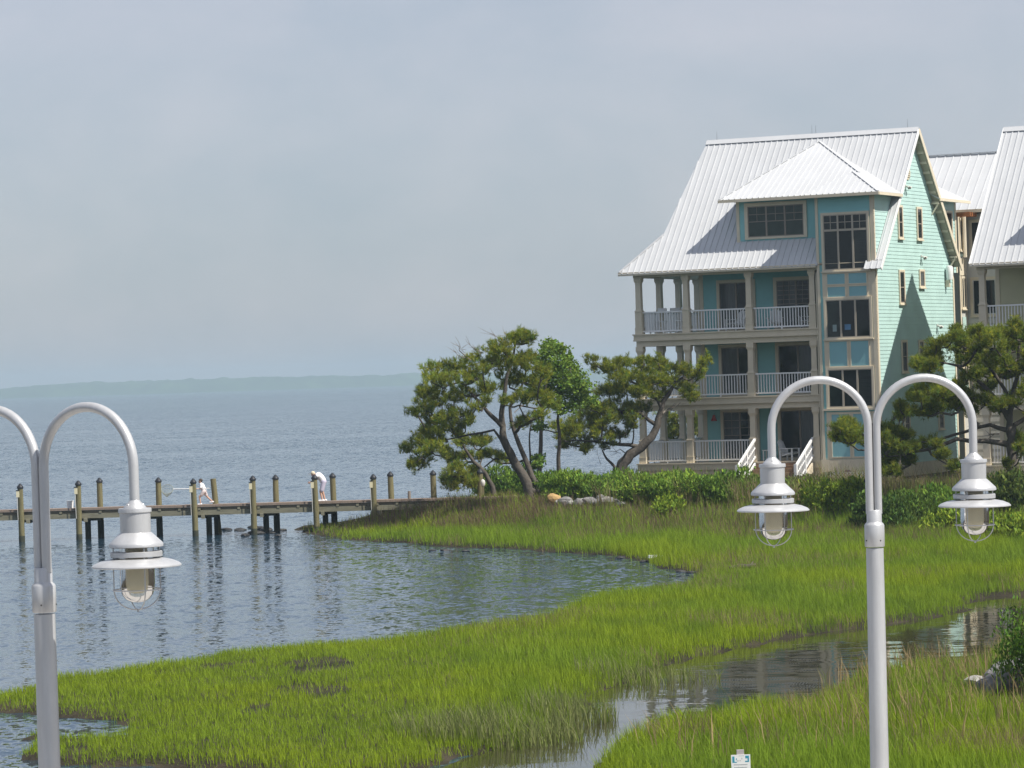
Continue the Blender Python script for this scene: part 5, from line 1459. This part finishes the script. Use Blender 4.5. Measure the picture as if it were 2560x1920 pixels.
def dry_reeds():
    def zone(cx, cy, rx, ry, dens, rng):
        n = int(dens*rx*ry*4); X = cx+rng.uniform(-1, 1, n)*rx; Y = cy+rng.uniform(-1, 1, n)*ry
        k = ((X-cx)/rx)**2+((Y-cy)/ry)**2 < 1
        k &= fbm(X*0.8, Y*0.8, 81) > 0.30
        k &= ~((X > 1.2) & (X < 4.8) & (np.abs(Y-(142.2-0.9*(X-1.5)*0.62)) < 1.3))
        return X[k], Y[k]
    rng = np.random.default_rng(300)
    zs = [('purplish dry reeds in front of the leaning pine', [(-3.2, 146.2, 3.2, 1.8, 90), (-0.6, 142.0, 3.0, 2.4, 110), (1.8, 140.4, 2.4, 2.2, 70), (-5.2, 147.6, 2.0, 1.2, 40)], BROWN, DRY, (0.35, 0.72)),
          ('brown dry grass fringe below the green bushes', [(6, 131.5, 5.5, 2.5, 42), (12, 126.5, 6, 2.6, 42), (17, 122, 5, 2.5, 40), (3.5, 135, 3.0, 2.0, 42), (13.5, 118, 3.5, 1.2, 40)], DRY, BROWN, (0.35, 0.75)),
          ('tall pale reed clumps between the green bushes', [(4.1, 139.9, 0.9, 0.6, 170), (9.3, 136.3, 0.9, 0.6, 130), (10.9, 135.3, 1.1, 0.6, 130), (7.0, 137.6, 0.6, 0.5, 90), (6.4, 146.0, 1.6, 1.6, 70), (4.9, 141.0, 0.8, 0.8, 70), (10.6, 142, 1.2, 1.0, 60), (13.2, 137.5, 1.8, 1.2, 60), (16.2, 134.0, 2.2, 1.6, 70), (14.5, 146, 2.2, 1.2, 60), (9, 146, 1.8, 1.0, 50), (19.5, 135, 2.5, 1.5, 60)], TAN, np.array([0.26, 0.22, 0.11]), (0.9, 1.6)),
          ('grey green rushes on the left bank at the creek bend', [(-0.6, 60.6, 1.7, 1.5, 200), (0.9, 64.0, 0.9, 1.2, 170), (2.6, 71.5, 1.6, 1.0, 110)], np.array([0.19, 0.23, 0.07]), np.array([0.25, 0.26, 0.11]), (0.35, 0.70)),
          ('straw coloured stems among the grass of the near right bank', [(7.0, 60.0, 2.6, 4.5, 20), (8.0, 67.5, 2.2, 3.0, 24), (4.2, 57.5, 2.4, 3.5, 9), (9.8, 72.5, 2.4, 3.0, 14)], TAN, np.array([0.36, 0.27, 0.13]), (0.45, 0.85)),
          ('green reeds standing beside the pine trunk at the water', [(4.4, 166, 1.8, 1.2, 60), (2.6, 161, 1.6, 1.2, 50), (15.0, 127.5, 2.5, 1.2, 70), (17.2, 128.2, 1.5, 1.0, 60)], np.array([0.10, 0.15, 0.03]), np.array([0.16, 0.20, 0.04]), (0.8, 1.5))]
    for i, (lb, zz, c0, c1, hr) in enumerate(zs):
        X, Y = [np.concatenate(q) for q in zip(*[zone(*a, rng) for a in zz])]
        n = len(X); z = terrain_z(X, Y)
        h = rng.uniform(hr[0], hr[1], n)*(0.75+0.5*fbm(X*0.9, Y*0.9, 82))
        t = rng.uniform(0, 1, n); c = (c0[None]*(1-t[:, None])+c1[None]*t[:, None])*rng.uniform(0.7, 1.3, (n, 1))
        g = rng.uniform(0, 1, n) < 0.18; c[g] = GREEN*0.8
        o = link('reeds', blades('reeds', X, Y, z, h, rng.uniform(0.012, 0.022, n), c, (-0.12, 0.0), 310+i)); tag(o, lb, 'reeds', kind='stuff')
dry_reeds()

# ------------------------------------------------------------------ shrubs (each its own plant)
def shrub(label, x, y, rx, rz, seed, base, leaves=900, size=(0.07, 0.14), z0=None, twiggy=0.0):
    rng = np.random.default_rng(seed)
    z = float(terrain_z(np.array([x]), np.array([y]))[0]) if z0 is None else z0
    T = thing('shrub', label, 'shrub', (x, y, z), 0, 'shrubs between marsh and houses')
    cents = []
    n = 18
    for k in range(n):
        a = rng.uniform(0, 2*np.pi); r = math.sqrt(rng.uniform(0, 1))*0.80
        hh = rng.uniform(0.18, 0.82)*(1-0.45*r*r)
        cents.append(((r*math.cos(a)*rx, r*math.sin(a)*rx*0.8, rz*hh*1.1), 0.42*rx*CAM_F/100*rng.uniform(0.7, 1.15), 0.30*rz*CAM_F/100*rng.uniform(0.7, 1.2), 0))
    st = MB()
    for (c, _, _, _) in cents:
        e = Vector(c); m = e*0.5+Vector((0, 0, 0.05)); st.tube([(e.x*0.15, e.y*0.15, -0.1), m, e], [0.03, 0.02, 0.008], 5)
    st.build('stems', BARK, T)
    V, Cc = leaf_crown(cents, 100.0, seed+1, leaves/10.0, np.array(base), 0.30, size, 1.9, 0.5)
    keep = V.reshape(-1, 4, 3)[:, :, 2].min(1) > -0.05
    V = V.reshape(-1, 4, 3)[keep].reshape(-1, 3); Cc = Cc.reshape(-1, 4, 3)[keep].reshape(-1, 3)
    link('foliage', np_mesh('foliage', V, np.arange(len(V)).reshape(-1, 4), LEAF, Cc), T)
    return T
G1, G2, G3, G4 = (0.175, 0.275, 0.034), (0.140, 0.235, 0.032), (0.21, 0.29, 0.030), (0.085, 0.145, 0.028)
SHRUBS = [
 ('rounded dark green shrub between the leaning pine trunks', (1100, 1078), 1.0, 157, 1.35, 1.75, G2),
 ('dark shrub just right of the forked pine base', (1190, 1098), 0.9, 146, 1.1, 1.25, G2),
 ('green shrub above the ochre stone', (1250, 1100), 0.9, 145, 1.2, 1.35, G1),
 ('green shrub below the curved pine trunk', (1320, 1098), 0.9, 144, 1.2, 1.25, G2),
 ('bright green shrub left of the pale reeds under the porch', (1385, 1100), 0.9, 142, 1.1, 1.2, G1),
 ('broad green shrub below the left porch bay', (1445, 1104), 0.9, 140, 1.3, 1.19, G1),
 ('broad bright shrub below the middle of the lowest porch', (1510, 1104), 0.9, 139, 1.4, 1.31, G1),
 ('broad green shrub below the foot of the white stairs', (1580, 1106), 0.9, 138, 1.3, 1.23, G2),
 ('small lime shrub standing in front of the bush row', (1445, 1112), 0.7, 136, 0.5, 0.8, G3),
 ('green shrub behind the left lantern of the near lamp', (1650, 1100), 0.9, 138, 1.3, 0.98, G2),
 ('low olive shrub right of the stair foot', (1745, 1092), 0.9, 139, 1.1, 1.1, (0.10, 0.14, 0.03)),
 ('bright green shrub below the purple wreath', (1820, 1105), 0.8, 133, 1.2, 1.2, G3),
 ('dark shrub beside the lamp post shaft', (1930, 1120), 0.8, 127, 1.2, 1.5, G4),
 ('dark green shrub under the spreading pine', (2010, 1115), 0.8, 128, 1.3, 1.3, G2),
 ('bright shrub behind the right lantern of the near lamp', (2060, 1118), 0.8, 124, 0.9, 0.9, G3),
 ('yellow green shrub at the pine foot by the photo edge', (2180, 1140), 0.8, 119, 1.3, 1.1, G3),
 ('olive shrub behind the pine trunk at the photo edge', (2230, 1105), 0.9, 128, 1.2, 1.3, (0.10, 0.14, 0.03)),
 ('leafy green shrub at the right edge above the riprap', (2254, 1520), 0.5, 63.0, 0.85, 1.65, (0.085, 0.165, 0.02)),
]
for i, (lb, (ox, oy), z, Y, rx, rz, base) in enumerate(SHRUBS):
    p = oat(ox, oy, Y)
    near = Y < 100
    if not near: rx *= 1.3
    shrub(lb, p.x, Y, rx, rz, 400+7*i, base, leaves=3600 if near else 3400, size=(0.06, 0.12) if near else (0.12, 0.24))

# ------------------------------------------------------------------ stones, driftwood, sign, bulkhead
def stone(name, label, loc, r, seed, m, group, rz=0.0):
    rng = np.random.default_rng(seed)
    import bmesh
    bm = bmesh.new(); bmesh.ops.create_icosphere(bm, subdivisions=2, radius=1.0)
    planes = [Vector(rng.normal(0, 1, 3)).normalized() for _ in range(9)]; cut = [rng.uniform(0.62, 0.95) for _ in planes]
    for v in bm.verts:
        for q, c in zip(planes, cut):
            t = v.co.dot(q)
            if t > c: v.co -= q*(t-c)
        v.co = Vector((v.co.x*r[0], v.co.y*r[1], v.co.z*r[2]))
    me = bpy.data.meshes.new(name); bm.to_mesh(me); bm.free(); me.materials.append(m)
    o = link(name, me, None, loc); o.rotation_euler = (0, 0, rz)
    tag(o, label, 'stone', group); return o
def gz(x, y): return float(terrain_z(np.array([x]), np.array([y]))[0])
RNGS = np.random.default_rng(77)
NTH = 'first second third fourth fifth sixth seventh eighth ninth tenth eleventh twelfth thirteenth fourteenth fifteenth sixteenth seventeenth'.split()
p = oat(1196, 1112, 144.0)
stone('stone', 'ochre yellow stone at the left end of the stone row', (p.x, p.y-1.0, gz(p.x, p.y-1)+0.22), (0.34, 0.25, 0.26), 1, STONE_O, 'riprap stones')
for k in range(17):
    ox = 1206+k*8.6+RNGS.uniform(-3, 3); p = oat(ox, 1116, 143.2-0.016*(ox-1200)); y = p.y-0.6+RNGS.uniform(-0.6, 0.6)
    s_ = RNGS.uniform(0.13, 0.28)
    pale = k % 3 == 0
    stone('stone', ('pale' if pale else 'grey')+' stone, '+NTH[k]+' right of the ochre stone below the shrubs', (p.x, y, gz(p.x, y)+s_*0.6), (s_*RNGS.uniform(0.9, 1.4), s_, s_*RNGS.uniform(0.6, 0.9)), 10+k, STONE_P if pale else STONE, 'riprap stones', RNGS.uniform(0, 3))
for k, (ox, oy) in enumerate(sorted([(488,1145),(520,1146),(548,1140),(560,1143),(575,1146),(590,1152),(600,1158),(530,1158),(610,1146),(556,1153)])):
    q = og(ox, oy); s_ = RNGS.uniform(0.14, 0.30)
    stone('stone', NTH[k]+' dark wet stone from the left in the water under the pier', (q.x, q.y, 0.02), (s_*1.6, s_, s_*0.55), 60+k, STONE_D, 'wet stones under the pier', RNGS.uniform(0, 3))
for k, (ox, oy) in enumerate([(934,1190),(962,1190),(1005,1191),(1340,1206),(1385,1206),(1390,1214),(1470,1236),(1495,1238)]):
    q = og(ox, oy); s_ = RNGS.uniform(0.06, 0.12)
    stone('stone', NTH[k]+' small dark lump from the left along the cove edge', (q.x, q.y, 0.02), (s_*2.0, s_, s_*0.5), 80+k, STONE_D, 'dark lumps at the cove edge', RNGS.uniform(0, 0.6))
for k, (px, py, sx) in enumerate(sorted([(2440,1770,0.30),(2478,1745,0.36),(2520,1730,0.50),(2500,1762,0.42),(2550,1720,0.45),(2555,1795,0.40),(2470,1768,0.22),(2530,1760,0.45),(2580,1760,0.5)])):
    q = at(px, py, 64.0+RNGS.uniform(-0.6, 0.8)); pale = k in (0, 1, 7)
    q.z = gz(q.x, q.y)+0.12
    stone('stone', ('pale' if pale else 'grey')+' boulder, '+NTH[k]+' from the left under the leafy shrub at the right edge', (q.x, q.y, max(q.z, gz(q.x, q.y)+0.05)), (sx, sx*0.8, sx*0.55), 120+k, STONE_P if pale else STONE, 'boulders by the right edge', RNGS.uniform(0, 3))
q = og(1418, 1213)
bd = thing('foam_slab', 'white foam slab washed up at the head of the cove', 'debris', (q.x, q.y, 0.17), 0.1)
MB().box(-0.27, 0.27, -0.15, 0.15, -0.04, 0.04).box(-0.25, 0.20, -0.13, 0.13, 0.041, 0.055).build('slab', SIGNW, bd)
q = og(1605, 1243)
dw = thing('driftwood', 'dark driftwood log with pale end in the marsh', 'driftwood', (q.x, q.y, gz(q.x, q.y)+0.10), 0.05)
MB().tube([(-0.42, 0, 0.02), (-0.1, 0.04, 0.06), (0.25, 0, 0.05), (0.42, -0.03, 0.10)], [0.05, 0.075, 0.07, 0.05], 8).build('log', BARK, dw, smooth=True)
MB().tube([(0.20, 0, 0.06), (0.35, 0.05, 0.20)], [0.03, 0.012], 6).build('stub', TWIG, dw)
# timber bulkhead behind the trees
a_, b_ = Vector((0.8, 164.6, 0)), Vector((6.2, 180.5, 0))
bk = thing('bulkhead', 'dark low timber bulkhead along the water behind the pines', 'bulkhead', tuple(a_))
dv = b_-a_; nb = 34
pk = MB().box(-0.24, 0.24, -0.05, 0.05, -0.6, 0.86).mesh('plank', mat('dark_timber', (0.06, 0.05, 0.045), 0.85, noise=(3, 0.3)))
for k in range(nb):
    o = link('plank', pk, bk, dv*(k/nb)); o.rotation_euler = (0, 0, math.atan2(dv.y, dv.x))
MB().bar(Vector((0, 0, 0.90)), dv*((nb-1)/nb)+Vector((0, 0, 0.90)), 0.22, 0.07).build('cap_rail', MATS['dark_timber'], bk)
# white globe lamp on a short post by the landing
p = oat(1044, 1075, 151.0)
gl = thing('post_light', 'short post with white lantern beside the pier landing', 'light', (p.x, 151.0, gz(p.x, 151.0)))
MB().box(-0.05, 0.05, -0.05, 0.05, -0.2, 0.60).build('post', PILE, gl)
MB().lathe([(0.0, 0.60), (0.06, 0.60), (0.09, 0.64), (0.11, 0.75), (0.09, 0.85), (0.03, 0.90), (0.0, 0.905)], 16).build('globe', GREYSIDING, gl, smooth=True)
p = oat(884, 1080, 150.6)
stp = thing('stub_post', 'short weathered stub post between two capped pier piles', 'post', (p.x, 150.6, 1.0))
MB().tube([(0, 0, -0.6), (0.01, 0, 0.62)], [0.075, 0.065], 8).build('stake', TWIG, stp, smooth=True)

# marsh sign at the bottom edge
pt = at(1851, 1880, 52.0)
sg = thing('marsh_sign', 'white notice sign with blue print standing in the near grass', 'sign', (pt.x, 52.0, gz(pt.x, 52.0)), 0.05)
zt_ = pt.z-gz(pt.x, 52.0)
u_ = 52.0/CAM_F/13.825                                       # metres per pixel of the enlarged survey of the sign
MB().box(-0.055, 0.055, 0.0, 0.06, -0.3, zt_+0.03).build('post', mat('grey_post', (0.40, 0.36, 0.36), 0.8), sg)
SWI = 0.146
pl_ = MB().box(-SWI, SWI, -0.014, -0.002, zt_-0.44, zt_-0.04).build('plate', SIGNW, sg)
fs_ = Face((0, -0.014, zt_-0.04), (1,0,0), (0,0,1), (0,-1,0))
def ink(s0, s1, t0, t1, m, nm='print'):
    mb = MB(); fs_.box(mb, s0, s1, t0, t1, -0.001, 0.002); mb.build(nm, m, pl_)
ink(-0.128, -0.094, -0.118, -0.022, BLUEINK); ink(-0.094, -0.060, -0.118, -0.104, BLUEINK); ink(0.070, 0.126, -0.056, -0.016, BLUEINK); ink(0.104, 0.126, -0.112, -0.056, BLUEINK); ink(0.066, 0.104, -0.112, -0.094, BLUEINK)
ink(-0.072, -0.060, -0.080, -0.052, BLUEINK); ink(-0.050, -0.036, -0.100, -0.080, GREYINK); ink(0.012, 0.024, -0.070, -0.045, GREYINK); ink(-0.016, -0.004, -0.098, -0.078, GREYINK)
ink(-0.03, 0.05, -0.018, -0.012, GREYINK)
for k in range(5): ink(-0.11+0.004*k, 0.10-0.01*(k % 3), -0.155-k*0.042, -0.143-k*0.042, GREYINK)
